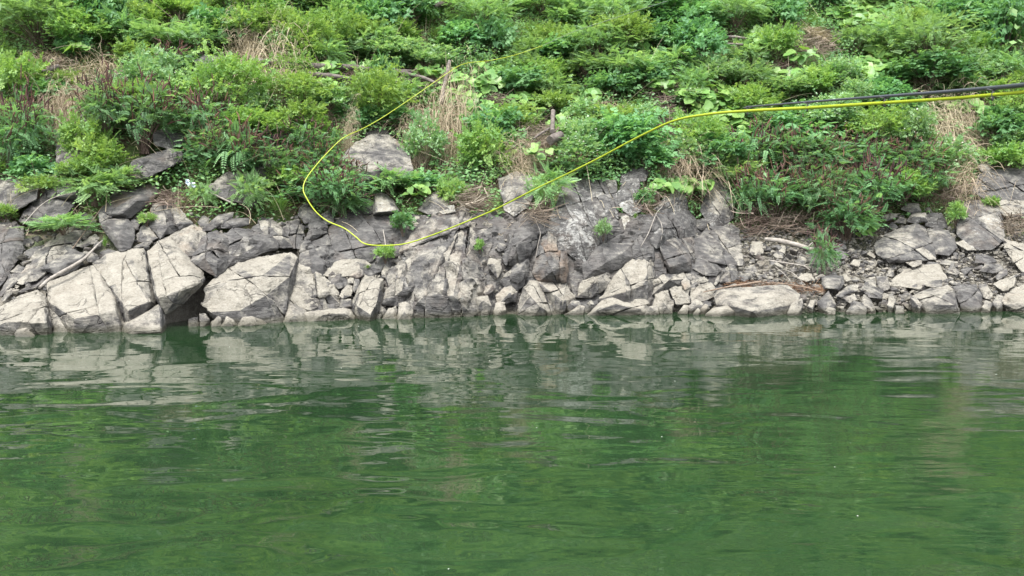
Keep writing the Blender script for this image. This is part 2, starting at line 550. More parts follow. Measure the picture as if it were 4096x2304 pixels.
def finish_rock(bm, name, res, chip, rough, seed, cs, upright=False):
    """facet ids, edge wear, subdivision and broken relief of a hull in a bmesh"""
    rng = random.Random(seed)
    bmesh.ops.dissolve_limit(bm, angle_limit=math.radians(7), verts=bm.verts[:], edges=bm.edges[:])
    lay = bm.faces.layers.float.new('facet')
    bm.normal_update()
    for f in bm.faces: f[lay] =   .45 * rng.random() + .55 * min(1, max(0, (f.normal.z - .12) / .7))   # upper facets paler: silt, with underside shade put into the tone too
    try:
        bmesh.ops.bevel(bm, geom=bm.edges[:], offset=min(.018, res * .35), segments=1, affect='EDGES', clamp_overlap=True)
    except Exception:
        pass
    bmesh.ops.triangulate(bm, faces=bm.faces[:])
    for _ in range(7):
        long = [e for e in bm.edges if e.calc_length() > res * 1.5]
        if not long or len(bm.verts) > 9000: break
        bmesh.ops.subdivide_edges(bm, edges=long, cuts=1)
        bmesh.ops.triangulate(bm, faces=[f for f in bm.faces if len(f.verts) > 3])
    bm.normal_update()
    co = np.array([v.co[:] for v in bm.verts]); no = np.array([v.normal[:] for v in bm.verts])
    an = np.array([1.0, 1.0, .45]) if upright else np.array([1.0, 1.0, 1.0])
    d = chip * chips(co * an / cs + seed * 3.7, seed) + chip * .38 * chips(co * an / (cs * .42) + seed, seed + 9)
    d += rough * (vnoise(co * 9 + seed, 1) - .5) * 2 + rough * .6 * (vnoise(co * 24, 2) - .5) * 2
    lay_n = vnoise(co * np.array([3.0, 3.0, 16.0]) + co[:, [0]] * 4 + seed, 5) - .5
    d += rough * .8 * lay_n
    co = co + no * d[:, None]
    for v, c in zip(bm.verts, co): v.co = c
    me = bpy.data.meshes.new(name)
    bm.to_mesh(me); bm.free()
    me.polygons.foreach_set('use_smooth', np.ones(len(me.polygons), dtype=bool))
    me.set_sharp_from_angle(angle=math.radians(17))
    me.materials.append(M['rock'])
    return me


def rock(name, cat, label, tile, outline, front=None, tone=.4, lich=0., rust=.1, off=0., thick=None, chip=.028, cs=.21, rough=.006, res=None, group=None):
    gx0 = sum(p[0] for p in outline) / len(outline); gy0 = sum(p[1] for p in outline) / len(outline)
    gk = 1.05 if tile == 'C' and name == 'boulder' else 1.04
    if tile in 'BC' and name == 'boulder' and chip > .008: chip *= 1.2; rough *= .8; cs *= 1.35
    outline = [(gx0 + (p[0] - gx0) * gk, gy0 + (p[1] - gy0) * gk) for p in outline]
    px = [Q(tile, p[0], p[1]) for p in outline]
    POLYS.append(np.array(px))
    q_ = np.array(px); ROCKS.append((short(label), q_[:, 0].mean(), q_[:, 1].mean(), np.ptp(q_, 0).mean() / 2))
    seed = sum(ord(c) * (i + 3) for i, c in enumerate(label)) % 997
    rng = random.Random(seed)
    pts = [P(a, b, off) for a, b in px]
    cx = sum(p[0] for p in outline) / len(outline); cy = sum(p[1] for p in outline) / len(outline)
    cen = np.mean(pts, 0)
    sc = depth_scale(cen) * TS
    w = (max(p[0] for p in outline) - min(p[0] for p in outline)) * sc
    h = (max(p[1] for p in outline) - min(p[1] for p in outline)) * sc
    s = min(w, h)
    if front is None:
        front = [(cx + rng.uniform(-.1, .1) * w / sc, cy + rng.uniform(-.12, .05) * h / sc, .20 * s)]
        for k in range(3):
            q = outline[int((k + rng.random()) / 3 * len(outline)) % len(outline)]
            f = rng.uniform(.35, .6)
            front.append((cx + (q[0] - cx) * f, cy + (q[1] - cy) * f, rng.uniform(.10, .2) * s))
    allp = list(pts)
    for (a, b, dd) in front:
        allp.append(P(*Q(tile, a, b), off + dd * (1.4 if tile in 'BC' and name == 'boulder' else 1.1)))
    th = thick if thick is not None else max(.10, .55 * s)
    vd = cen - np.array([0, 0, CAM_H]); vd /= np.linalg.norm(vd)
    for p in pts:                                            # the far side, a little smaller, sunk into the bank
        allp.append(cen + (p - cen) * .78 + vd * th * rng.uniform(.8, 1.1))
    for p in pts:                                            # what touches the water goes on below it
        if p[2] < .1: allp.append(p + np.array([0, .03, -.45]))
    loc = Vector((cen[0], cen[1], min(p[2] for p in pts)))
    bm = bmesh.new()
    for p in allp: bm.verts.new(Vector(p) - loc)
    r = bmesh.ops.convex_hull(bm, input=bm.verts[:])
    junk = [v for v in bm.verts if not v.link_faces]
    bmesh.ops.delete(bm, geom=junk, context='VERTS')
    k = min(1.0, s / .35)
    rs = res or max(.022, min(.045, s / 9))
    # joints: the block has split along its fracture planes into pieces that have shifted a little
    up = tile in 'BC' and name == 'boulder'
    nj = 0 if (chip <= .013 or name != 'boulder') else (1 + (s > .3) + (s > .5) + (up and s > .4))
    parts = [bm]
    for q in range(nj):
        if up and q != 1: no = Vector((1, rng.uniform(-.3, .5), rng.uniform(-.1, .5)))
        elif q % 2 == 0: no = Vector((.8, rng.uniform(-.2, .5), rng.uniform(.3, .8)))
        else: no = Vector((rng.uniform(-.5, -.2), rng.uniform(0, .5), 1))
        no.normalize()
        pc_ = Vector(cen) - loc + Vector((rng.uniform(-.28, .28) * w, 0, rng.uniform(-.28, .28) * h))
        nxt = []
        for b in parts:
            ds = [(v.co - pc_).dot(no) for v in b.verts]
            if min(ds) > -.09 or max(ds) < .09 or rng.random() < .12:
                nxt.append(b); continue
            for inner in (True, False):
                c_ = b.copy()
                bmesh.ops.bisect_plane(c_, geom=c_.verts[:] + c_.edges[:] + c_.faces[:], plane_co=pc_, plane_no=no, clear_inner=inner, clear_outer=not inner)
                bmesh.ops.holes_fill(c_, edges=[e for e in c_.edges if e.is_boundary])
                if len(c_.faces) >= 4: nxt.append(c_)
                else: c_.free()
            b.free()
        parts = nxt
    parts.sort(key=lambda b: -b.calc_volume())
    o = None
    for q, b in enumerate(parts):
        if len(parts) > 1:
            m_ = sum((v.co for v in b.verts), Vector()) / len(b.verts)
            sh = Vector(vd) * -rng.uniform(-.035, .05) * min(1.0, s / .6) + Vector((rng.uniform(-.008, .008), 0, rng.uniform(-.008, .004)))
            for v in b.verts: v.co = m_ + (v.co - m_) * (1 - .007 / max(.1, s)) + (sh if q else Vector())
        bmesh.ops.recalc_face_normals(b, faces=b.faces[:])
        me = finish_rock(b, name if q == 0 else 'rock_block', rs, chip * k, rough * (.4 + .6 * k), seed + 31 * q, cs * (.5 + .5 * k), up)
        x = link(name if q == 0 else 'rock_block', me, o)
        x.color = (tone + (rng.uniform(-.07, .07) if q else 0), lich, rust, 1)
        if q == 0:
            o = x; o.location = loc
    return props(o, label, cat, group)


def B_(label, tile, outline, front=None, tone=.4, **k):
    return rock('boulder', 'boulder', label, tile, outline, front, tone, **k)


def R_(label, tile, outline, front=None, tone=.4, **k):
    return rock('rock', 'rock', label, tile, outline, front, tone, **k)


# --- tile A: heap of big blocks at the near end of the bank
B_('tall dark boulder cut off by the picture edge, above the low cream boulder', 'A', [(-260, 430), (60, 395), (110, 388), (200, 430), (205, 520), (195, 650), (150, 720), (60, 840), (-20, 940), (-260, 900)], [(100, 640, .16), (60, 480, .12), (-60, 800, .1)], .2, rust=.3)
R_('broad pale grey slab behind the heap, below the round shrubs at the picture edge', 'A', [(-160, 60), (120, 40), (330, 60), (300, 200), (200, 240), (60, 330), (-160, 370)], [(100, 200, .04)], .42, lich=.5, thick=.4, off=.2)
R_('dark cap rock jutting over the grey ledge beside feathery shrub', 'A', [(385, 75), (450, 48), (560, 50), (650, 110), (655, 205), (560, 195), (440, 170), (395, 190)], [(520, 110, .12), (600, 165, .16), (430, 130, .08)], .3, lich=.25, off=.1)
R_('slanting grey ledge rock with speckled face under the dark cap rock', 'A', [(150, 385), (230, 270), (330, 170), (390, 150), (560, 190), (640, 210), (560, 330), (500, 400), (330, 425)], [(330, 300, .08), (470, 240, .1)], .38, lich=.2)
B_('long brown slab tipped up on the heap like a ramp', 'A', [(815, 310), (880, 240), (1000, 150), (1220, 72), (1290, 100), (1300, 150), (1280, 200), (1150, 290), (1080, 362), (985, 355), (910, 345), (830, 345)], [(1235, 120, .10), (1130, 205, .24), (1000, 320, .22), (880, 290, .12)], .33, rust=.75, off=.12, chip=.012)
R_('small slate grey wedge under the low end of the brown ramp slab', 'A', [(815, 320), (855, 290), (935, 335), (930, 352), (870, 378), (822, 400)], None, .36, off=.2)
B_('angular slate grey block standing below the brown ramp slab', 'A', [(822, 390), (910, 355), (1060, 363), (1110, 430), (1120, 525), (1080, 612), (1000, 640), (960, 600), (950, 570), (870, 480)], [(985, 520, .24), (880, 405, .12), (1040, 400, .1), (1075, 550, .12)], .30, off=.16, chip=.012)
B_('coarse grey five sided block with crumbly face and pale top', 'A', [(1235, 425), (1245, 330), (1270, 240), (1440, 235), (1500, 300), (1585, 400), (1480, 440), (1330, 522)], [(1400, 300, .1), (1290, 400, .16), (1400, 420, .18), (1490, 390, .12)], .46, lich=.3, off=.1)
R_('small triangular block wedged below the coarse grey five sided block', 'A', [(1130, 550), (1140, 490), (1170, 430), (1215, 410), (1250, 450), (1320, 520), (1250, 548), (1180, 562)], [(1200, 500, .1)], .42, off=.08)
R_('tan and brown block with a bleached yellowish edge beside the cream boulder', 'A', [(1420, 590), (1405, 490), (1480, 440), (1580, 410), (1680, 440), (1710, 480), (1690, 560), (1640, 640), (1570, 700), (1540, 690), (1480, 640)], [(1600, 490, .16), (1540, 640, .12), (1470, 500, .08)], .56, rust=.6, off=.08)
B_('blunt dark boulder pointing down over the mouth of the black hollow', 'A', [(1575, 710), (1640, 620), (1690, 560), (1700, 495), (1770, 472), (1850, 490), (1900, 540), (1895, 680), (1870, 760), (1795, 842), (1720, 800), (1620, 745)], [(1800, 560, .22), (1690, 690, .2), (1800, 760, .16)], .27, rust=.3, off=.22)
B_('long dark pitted boulder lying on the cream topped boulder', 'A', [(1850, 500), (1950, 440), (2130, 465), (2250, 500), (2308, 560), (2302, 608), (2180, 628), (2000, 665), (1875, 765), (1885, 640)], [(2000, 520, .16), (2150, 560, .2), (1920, 690, .14), (2270, 570, .1)], .26, off=.15)
R_('narrow dark slab leaning behind the tan and brown block', 'A', [(1680, 465), (1730, 400), (1810, 330), (1935, 310), (1920, 360), (1840, 415), (1740, 465)], None, .3, off=.12)
R_('flat slate slab on the crest beside the narrow leaning slab', 'A', [(1828, 425), (1850, 380), (1960, 355), (2065, 360), (2060, 410), (1950, 442), (1840, 444)], [(1950, 405, .1), (1900, 390, .08)], .3, off=.12, lich=.2)
R_('small brown grey block on the crest under the fan of bare stalks', 'A', [(1630, 390), (1680, 330), (1740, 370), (1730, 420), (1660, 432)], None, .36)
B_('large cream boulder by the water split by a crack, lower wide half', 'A', [(395, 1035), (430, 930), (400, 895), (520, 840), (780, 742), (830, 795), (945, 940), (958, 1010), (980, 1090), (1010, 1240), (1000, 1325), (600, 1330), (500, 1160), (440, 1085)], [(460, 960, .12), (640, 880, .16), (850, 900, .2), (840, 1150, .34), (480, 1095, .2), (960, 1110, .28), (620, 1190, .30), (930, 1000, .2)], .72, off=.12, chip=.014)
B_('upper half of the split cream boulder, grey on its rounded top', 'A', [(775, 738), (880, 660), (1000, 630), (1195, 612), (1212, 700), (1228, 870), (1282, 1020), (1288, 1058), (1050, 1220), (985, 1060), (955, 940), (835, 788)], [(880, 740, .16), (1100, 700, .2), (1150, 900, .3), (1000, 960, .24), (1250, 1040, .25), (1060, 1120, .3)], .64, off=.10, chip=.014)
R_('grey wedge at the foot of the split cream boulder, ending in a sheer edge', 'A', [(1012, 1240), (1100, 1200), (1292, 1072), (1352, 1072), (1366, 1325), (1100, 1330), (1000, 1320)], [(1080, 1230, .28), (1330, 1090, .26), (1340, 1290, .3), (1100, 1300, .3)], .46, off=.1, chip=.014)
B_('round shouldered cream boulder overhanging the black hollow', 'A', [(1222, 640), (1300, 560), (1410, 520), (1440, 620), (1560, 712), (1650, 785), (1690, 850), (1680, 905), (1590, 1000), (1450, 1112), (1372, 1150), (1312, 1062), (1292, 1000), (1245, 880), (1240, 800)], [(1310, 1020, .34), (1500, 955, .46), (1662, 890, .34), (1270, 810, .16), (1400, 700, .16), (1560, 790, .3)], .66, off=.12, thick=.9, chip=.016)
B_('big cream topped boulder with a dark streaked face beside the black hollow', 'A', [(1870, 770), (1960, 722), (2120, 690), (2400, 650), (2455, 690), (2440, 800), (2415, 870), (2425, 930), (2330, 1270), (2200, 1275), (1985, 1235), (1760, 1130), (1690, 1060), (1705, 940), (1790, 850)], [(1880, 890, .26), (2120, 880, .46), (2400, 840, .34), (2320, 1180, .1), (1990, 1120, .2), (2200, 1000, .4)], .56, off=.12, thick=.9, chip=.026)
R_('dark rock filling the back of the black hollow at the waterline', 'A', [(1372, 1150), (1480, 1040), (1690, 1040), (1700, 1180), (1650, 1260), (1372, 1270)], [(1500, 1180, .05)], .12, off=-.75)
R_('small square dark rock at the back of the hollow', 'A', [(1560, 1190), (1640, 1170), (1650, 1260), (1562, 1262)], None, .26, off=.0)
R_('small dark lump first in the row of rocks in front of the hollow', 'A', [(1648, 1152), (1700, 1145), (1740, 1190), (1692, 1245), (1655, 1245)], None, .33, off=.1)
R_('smallest pointed rock in the row in front of the hollow', 'A', [(1750, 1222), (1800, 1168), (1836, 1182), (1832, 1250), (1755, 1258)], None, .45, off=.14)
R_('grey pyramid shaped rock at the waterline beside the hollow', 'A', [(1828, 1252), (1880, 1165), (1940, 1208), (1975, 1245), (1965, 1270), (1838, 1270)], [(1890, 1215, .1), (1930, 1235, .1)], .5, off=.16)
R_('wide pale pyramid rock at the foot of the cream topped boulder', 'A', [(1965, 1255), (2010, 1180), (2085, 1150), (2160, 1190), (2235, 1245), (2220, 1275), (1985, 1272)], [(2080, 1205, .12), (2030, 1235, .12), (2150, 1235, .1)], .62, off=.22)
B_('low cream boulder at the waterline with a dark undercut, nearest picture edge', 'A', [(-160, 1330), (-160, 1180), (0, 1165), (110, 1050), (200, 985), (310, 945), (372, 1010), (402, 1130), (430, 1310), (250, 1330), (100, 1330)], [(180, 1215, .36), (385, 1212, .34), (40, 1215, .32), (300, 1000, .1), (120, 1100, .16)], .66, off=.1, chip=.016)
R_('dark wedge filling the gap between the two cream boulders at the water', 'A', [(395, 1060), (430, 1050), (500, 1110), (562, 1200), (592, 1320), (450, 1330), (418, 1190)], [(500, 1200, .1)], .42, off=.05)
R_('little rounded stone sitting in the water by the low cream boulder', 'A', [(120, 1310), (150, 1272), (210, 1265), (282, 1312), (292, 1365), (140, 1368)], None, .46, off=.35)
B_('long pale grey slab sloping down beside the tall dark boulder', 'A', [(118, 885), (220, 740), (330, 660), (430, 520), (600, 418), (662, 470), (665, 560), (600, 600), (540, 590), (430, 680), (340, 770), (310, 870), (190, 905)], [(420, 600, .08), (260, 790, .1), (560, 490, .06)], .52, off=.06, rust=.35)
R_('flat topped grey slab with dark front edge under the white driftwood stick', 'A', [(335, 775), (450, 700), (600, 640), (712, 640), (705, 700), (620, 790), (500, 842), (420, 805)], [(400, 772, .12), (560, 730, .2), (690, 672, .16)], .42, off=.14, chip=.01)
R_('dark triangular shard standing behind the flat topped grey slab', 'A', [(470, 650), (540, 575), (685, 648), (600, 662), (500, 685)], None, .3, off=.08)
R_('thin flat grey slab lying under the dry straw below the ramp slab', 'A', [(628, 592), (700, 540), (790, 490), (832, 520), (790, 572), (680, 602)], [(720, 560, .06)], .5, off=.1)
R_('small tan block beside the thin flat slab in the straw', 'A', [(655, 470), (740, 410), (768, 480), (700, 532), (660, 522)], None, .5, rust=.5, off=.05)
R_('grey faceted block below the feathery shrub, left of the ramp slab', 'A', [(640, 370), (700, 310), (780, 350), (800, 380), (740, 420), (690, 412)], [(720, 360, .1)], .42, lich=.4, off=.06)
R_('dark shard in the crevice under the flat topped grey slab', 'A', [(120, 985), (300, 865), (420, 805), (520, 842), (380, 905), (240, 965), (130, 992)], None, .22, off=-.05)
R_('thin curved dark slab below the tall dark boulder', 'A', [(0, 970), (80, 830), (160, 820), (172, 862), (60, 962), (10, 1005)], None, .34, off=.05)
R_('small upright grey chip above the low cream boulder', 'A', [(8, 1045), (60, 940), (105, 940), (102, 985), (40, 1045)], None, .46, off=.05)
R_('flat pale chip lying on the low cream boulder', 'A', [(-20, 1100), (90, 1048), (165, 1048), (120, 1078), (10, 1125)], None, .6, off=.12)
R_('dark block in the gap behind the long pale grey slab', 'A', [(78, 805), (150, 738), (205, 760), (182, 815)], None, .3, off=0)
R_('dark jagged block tucked behind the top of the long pale grey slab', 'A', [(200, 645), (290, 588), (352, 588), (322, 652), (230, 695)], None, .28, off=0)
R_('small grey block beside the upper end of the white driftwood stick', 'A', [(690, 640), (760, 635), (832, 680), (792, 722), (720, 722)], None, .4, off=.06)
R_('dark block against the top of the split cream boulder', 'A', [(825, 642), (900, 608), (962, 630), (905, 692), (850, 692)], None, .3, off=.04)
R_('small flat pale rock in the gap left of the coarse five sided block', 'A', [(1100, 600), (1200, 550), (1265, 545), (1240, 582), (1150, 605)], None, .54, off=.12)
R_('small dark cube beside the slate grey block and a green tuft', 'A', [(1060, 372), (1110, 362), (1168, 400), (1142, 442), (1100, 448)], None, .3, off=.06)
R_('grey block in the shade of the ramp slab', 'A', [(1108, 345), (1180, 308), (1245, 330), (1235, 405), (1150, 385)], None, .4, off=.02)
R_('cracked grey cliff slab behind the bare stalks and the spiked bush', 'A', [(1700, 120), (1880, -20), (2120, -10), (2180, 200), (2090, 250), (1900, 215)], [(1900, 100, .05), (2000, 150, .06)], .44, lich=.25, thick=.5, off=.2)
R_('small white topped rock peeping from the leaves behind the ramp slab', 'A', [(900, 190), (960, 125), (1040, 130), (1060, 170), (960, 215)], None, .6, lich=.5, off=.05)
R_('tiny white stone perched on the dark cap rock by the shrub', 'A', [(395, 20), (430, -8), (470, 10), (475, 42), (420, 48)], None, .85, lich=.8, off=.12)

# --- tile a / b / c / d: bedrock showing through the growth
R_('upright grey bedrock face showing under the tan straw, far up the near end', 'a', [(470, 1200), (600, 1080), (700, 980), (745, 1040), (720, 1150), (640, 1300), (560, 1405), (480, 1335)], [(600, 1180, .08)], .5, lich=.45, off=0.37, thick=.5)
R_('tilted brown grey slab half hidden below the spiked bushes', 'a', [(1080, 1340), (1230, 1285), (1400, 1225), (1505, 1250), (1515, 1310), (1400, 1395), (1200, 1480), (1085, 1470)], [(1300, 1330, .12), (1450, 1280, .08)], .42, rust=.4, off=0.42, thick=.5)
R_('grey lichen covered rock behind the spiked bush, above the tilted slab', 'a', [(1265, 1090), (1400, 1058), (1515, 1090), (1525, 1185), (1400, 1240), (1275, 1200)], None, .46, lich=.6, off=0.34)
R_('pale outcrop high on the slope beside the reddish straw mat', 'a', [(1610, 510), (1700, 448), (1850, 468), (1905, 512), (1760, 565), (1640, 575)], [(1750, 500, .06)], .6, lich=.3, off=0.37)
B_('large smooth pale dome of rock with black lichen spots below the fly line', 'b', [(690, 1330), (830, 1180), (960, 1115), (1100, 1125), (1190, 1180), (1262, 1250), (1295, 1400), (1275, 1480), (900, 1490), (720, 1470)], [(950, 1250, .2), (1150, 1270, .2), (1060, 1400, .2)], .54, lich=.25, off=0.42, thick=.6, chip=.012)
R_('grey rock face under the yellow tinged shrub beside the dome rock', 'b', [(85, 1080), (180, 968), (275, 1010), (235, 1155), (120, 1145)], None, .45, lich=.5, off=0.34)
R_('grey slab at the foot of the spiked bushes behind the fly line loop', 'b', [(-20, 1400), (60, 1330), (190, 1400), (150, 1500), (-20, 1520)], None, .45, lich=.3, off=.1)
R_('blue grey rock top under the maple leaved shrub', 'b', [(890, 1110), (1000, 1060), (1090, 1070), (1130, 1120), (980, 1140)], None, .5, lich=.4, off=.2)
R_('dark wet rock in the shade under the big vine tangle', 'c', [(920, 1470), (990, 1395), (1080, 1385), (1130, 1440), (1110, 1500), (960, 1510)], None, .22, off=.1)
R_('small dark rock under the log end and the vine leaves', 'c', [(190, 1265), (250, 1245), (285, 1290), (255, 1330)], None, .3, off=.15)
R_('little grey cubes of bedrock under the drooping straw far up the right', 'd', [(1735, 1385), (1800, 1328), (1855, 1348), (1895, 1440), (1800, 1470)], None, .5, off=.1)
# --- tile B: dark walls and the pyramid shaped outcrop
R_('rounded grey crest rock that the fly line crosses first', 'B', [(345, 335), (360, 270), (420, 235), (485, 290), (545, 350), (500, 382), (400, 408)], [(430, 310, .12), (390, 350, .1)], .34, lich=.3, off=.1)
R_('pale splotched rock under the fly line on the crest', 'B', [(520, 335), (600, 298), (655, 350), (640, 405), (570, 412)], None, .46, lich=.8, off=.06)
B_('small near black block wedged upright between grey pitted boulder and dark wall', 'B', [(408, 540), (430, 450), (470, 375), (525, 360), (582, 430), (588, 482), (500, 524), (430, 552)], [(500, 430, .14), (460, 500, .1)], .18, off=.12)
B_('grey pitted boulder behind the long dark boulder', 'B', [(-60, 450), (60, 350), (130, 368), (210, 420), (262, 500), (302, 598), (200, 600), (40, 560)], [(120, 430, .12), (220, 520, .12)], .44, off=.02)
B_('grey tombstone shaped rock between the pitted boulder and the black block', 'B', [(190, 430), (250, 378), (350, 370), (402, 420), (392, 560), (370, 612), (300, 602), (250, 500)], [(320, 450, .1)], .38, rust=.2, off=.03)
B_('leaning dark face in the wall below the near black block', 'B', [(340, 735), (370, 640), (400, 570), (590, 488), (642, 600), (662, 722), (545, 835), (480, 795)], [(480, 640, .08), (560, 740, .12)], .26, off=.06)
B_('broad dark wall under the white faced crest block, in the fly line loop', 'B', [(600, 450), (670, 375), (760, 350), (860, 340), (1090, 335), (1175, 400), (1090, 560), (960, 715), (880, 725), (660, 705), (640, 600)], [(800, 480, .12), (980, 470, .14), (860, 640, .1)], .22, rust=.3, off=.08, chip=.015)
R_('smooth pale apron of rock at the foot of the broad dark wall', 'B', [(530, 825), (660, 715), (780, 690), (900, 702), (955, 745), (810, 835), (630, 850)], [(740, 760, .06)], .6, off=.08, chip=.01)
B_('white faced angular block perched on the crest over a dark overhang', 'B', [(968, 335), (975, 200), (985, 140), (1060, 150), (1130, 200), (1192, 302), (1060, 338)], [(1000, 310, .22), (1150, 295, .2), (1010, 180, .08)], .6, lich=.75, off=.12, chip=.01)
R_('grey block with a tan edge beside the white faced crest block', 'B', [(785, 310), (850, 250), (940, 198), (988, 250), (978, 315), (860, 335)], [(900, 260, .1)], .42, lich=.2, off=.06)
B_('pale grey hump of rock set back behind the pyramid outcrop', 'B', [(1340, 290), (1420, 180), (1520, 128), (1592, 190), (1600, 300), (1430, 325)], [(1490, 210, .12)], .52, lich=.5, off=.08)
R_('bright white shards on the tip of the pyramid outcrop', 'B', [(1505, 305), (1570, 258), (1640, 248), (1655, 305), (1550, 325)], None, .8, lich=1.0, off=.14)
B_('pyramid shaped outcrop in the middle, dark on top and pale fractured at the water', 'B', [(1180, 1215), (1170, 900), (1215, 640), (1300, 470), (1440, 372), (1560, 300), (1750, 300), (1765, 400), (1850, 520), (1868, 650), (1910, 800), (1905, 900), (1875, 980), (1860, 1190), (1640, 1200)], [(1560, 420, .12), (1500, 700, .3), (1700, 720, .28), (1640, 1000, .34), (1400, 1000, .3), (1350, 760, .22), (1800, 960, .2)], .47, rust=.3, off=.12, chip=.055, cs=.24, rough=.01)
B_('fractured blocky shoulder on the stone filled gully side of the pyramid outcrop', 'B', [(1055, 1060), (1095, 850), (1180, 738), (1320, 690), (1370, 860), (1330, 1030), (1190, 1075)], [(1180, 860, .16), (1260, 950, .2)], .44, off=.16, chip=.06, cs=.18, rough=.01)
R_('pale fractured block at the waterline in front of the pyramid outcrop', 'B', [(1165, 1215), (1180, 1062), (1240, 1050), (1302, 1100), (1292, 1212)], [(1230, 1120, .1)], .58, off=.34)
R_('pale wedge at the water between two blocks at the pyramid foot', 'B', [(1035, 1205), (1100, 1110), (1162, 1080), (1175, 1210)], None, .56, off=.25)
B_('tall cream slab standing on end at the water with a darker side', 'B', [(798, 1060), (830, 960), (862, 880), (900, 830), (1048, 868), (1058, 1030), (1000, 1110), (965, 1205), (850, 1210), (800, 1115)], [(870, 900, .18), (1035, 890, .2), (1000, 1060, .26), (830, 1080, .2), (950, 1160, .3)], .66, off=.14, chip=.014)
R_('larger pale tilted stone in the stack beside the tall cream slab', 'B', [(686, 1000), (715, 950), (760, 908), (802, 920), (792, 1000), (722, 1028)], None, .55, off=.18)
R_('small round dark stone in the stack beside the tall cream slab', 'B', [(655, 922), (680, 894), (725, 894), (722, 935), (680, 942)], None, .3, off=.14)
R_('small pale cube on top of the stack beside the tall cream slab', 'B', [(758, 862), (812, 850), (806, 898), (760, 898)], None, .62, off=.14)
R_('upright dark shard leaning on the tall cream slab', 'B', [(798, 945), (820, 848), (855, 862), (850, 932), (812, 978)], None, .3, off=.14)
R_('square brown grey block at the bottom of the stack by the tall cream slab', 'B', [(690, 1098), (708, 1020), (792, 1030), (792, 1092), (722, 1106)], None, .42, rust=.3, off=.16)
R_('brown wedge roofing the stack beside the tall cream slab', 'B', [(780, 832), (850, 782), (892, 792), (892, 832), (840, 858)], None, .4, rust=.4, off=.16)
B_('mottled pale wall between the cream topped boulder and the stack of stones', 'B', [(300, 885), (345, 740), (500, 790), (560, 842), (650, 900), (692, 965), (692, 1065), (560, 1115), (430, 1130), (285, 1020)], [(450, 880, .12), (580, 960, .12), (400, 1010, .1)], .52, off=.06, chip=.03)
R_('pale jagged block at the foot of the mottled wall', 'B', [(268, 1025), (285, 900), (372, 960), (470, 950), (522, 1092), (442, 1125), (350, 1095)], None, .58, off=.14, chip=.03)
R_('brown grey ledge at the water beside the cream topped boulder', 'B', [(215, 1245), (260, 1030), (412, 1140), (442, 1215), (370, 1240)], [(330, 1160, .1)], .42, rust=.2, off=.16)
R_('long low pale ledge at the water below the mottled wall', 'B', [(408, 1140), (560, 1110), (720, 1100), (782, 1112), (825, 1205), (640, 1215), (440, 1232)], [(560, 1150, .14), (740, 1140, .12)], .62, off=.2, chip=.03)
R_('tan slanted block in the gully by the tall cream slab', 'B', [(985, 1082), (1030, 1068), (1092, 1140), (1062, 1175), (1030, 1152)], None, .55, off=.2)
R_('tiny pale block in the water at the foot of the tall cream slab', 'B', [(980, 1185), (985, 1158), (1042, 1150), (1032, 1200)], None, .6, off=.24)
R_('dark triangular stone in the rubble above the tall cream slab', 'B', [(945, 770), (1050, 757), (1042, 800), (985, 820)], None, .28, off=.12)
R_('grey upright stone at the top of the gully rubble', 'B', [(1038, 805), (1070, 738), (1100, 758), (1122, 792), (1090, 862), (1040, 842)], None, .4, off=.12)
R_('pale square slab tilted on the corner of the pyramid outcrop', 'B', [(1800, 1012), (1920, 998), (1952, 1082), (1870, 1102), (1838, 1082)], [(1870, 1040, .08)], .72, off=.26, chip=.006)
R_('brown block lodged above the pale square slab', 'B', [(1880, 975), (1900, 920), (1982, 888), (1988, 942), (1932, 992), (1900, 1002)], None, .42, rust=.5, off=.2)
R_('pale cube sitting at the water by the pale square slab', 'B', [(1968, 1125), (1985, 1060), (2062, 1054), (2072, 1112), (2040, 1150), (1990, 1155)], None, .62, off=.2)
R_('little pale stone between the pale square slab and the cube', 'B', [(1858, 1140), (1870, 1100), (1922, 1100), (1922, 1145)], None, .6, off=.22)
R_('cream block wedged high in the cleft beside the dark wedge boulder', 'B', [(1908, 742), (1930, 690), (2032, 694), (2032, 792), (2000, 862), (1940, 792)], [(1970, 740, .1)], .7, off=.2)
R_('pale stone resting in the cleft above the cream block', 'B', [(1978, 605), (2010, 560), (2082, 578), (2062, 622), (2010, 642)], None, .58, off=.12)
R_('tan ribbed bank rock between the pyramid outcrop and the cleft', 'B', [(1780, 470), (1840, 350), (1912, 335), (1962, 430), (1955, 580), (1905, 700), (1870, 600)], [(1870, 470, .06)], .6, off=.04, chip=.04)
R_('pale shard behind the pyramid tip in the dry roots', 'B', [(1690, 290), (1700, 235), (1755, 285), (1745, 310)], None, .6, off=.08)
R_('tan ledge between the weed clump and the pyramid outcrop', 'B', [(1240, 400), (1310, 340), (1440, 345), (1400, 400), (1300, 470), (1250, 450)], None, .64, off=.04)

# --- tile C: the tall cliffs
B_('high pale grey slab at the top of the cleft, behind the feathery bush', 'C', [(-125, 30), (40, -30), (170, 30), (195, 140), (130, 265), (20, 335), (-55, 285)], [(60, 120, .1), (20, 240, .08)], .52, lich=.5, off=.1, chip=.016)
B_('dark wedge boulder in the cleft below the pale grey slab', 'C', [(-85, 710), (-20, 520), (60, 440), (140, 418), (222, 478), (195, 600), (112, 692), (20, 752), (-62, 762)], [(60, 560, .18), (150, 500, .12), (0, 680, .14)], .24, off=.14)
B_('lower dark block under the dark wedge boulder', 'C', [(-105, 880), (20, 762), (130, 682), (142, 800), (105, 905), (42, 962), (-60, 932)], [(60, 800, .16)], .32, off=.12)
R_('mottled rounded rock at the bottom of the cleft', 'C', [(-145, 1010), (-60, 930), (30, 890), (52, 960), (30, 1045), (-50, 1065), (-120, 1082)], [(-20, 990, .12)], .5, rust=.4, off=.16)
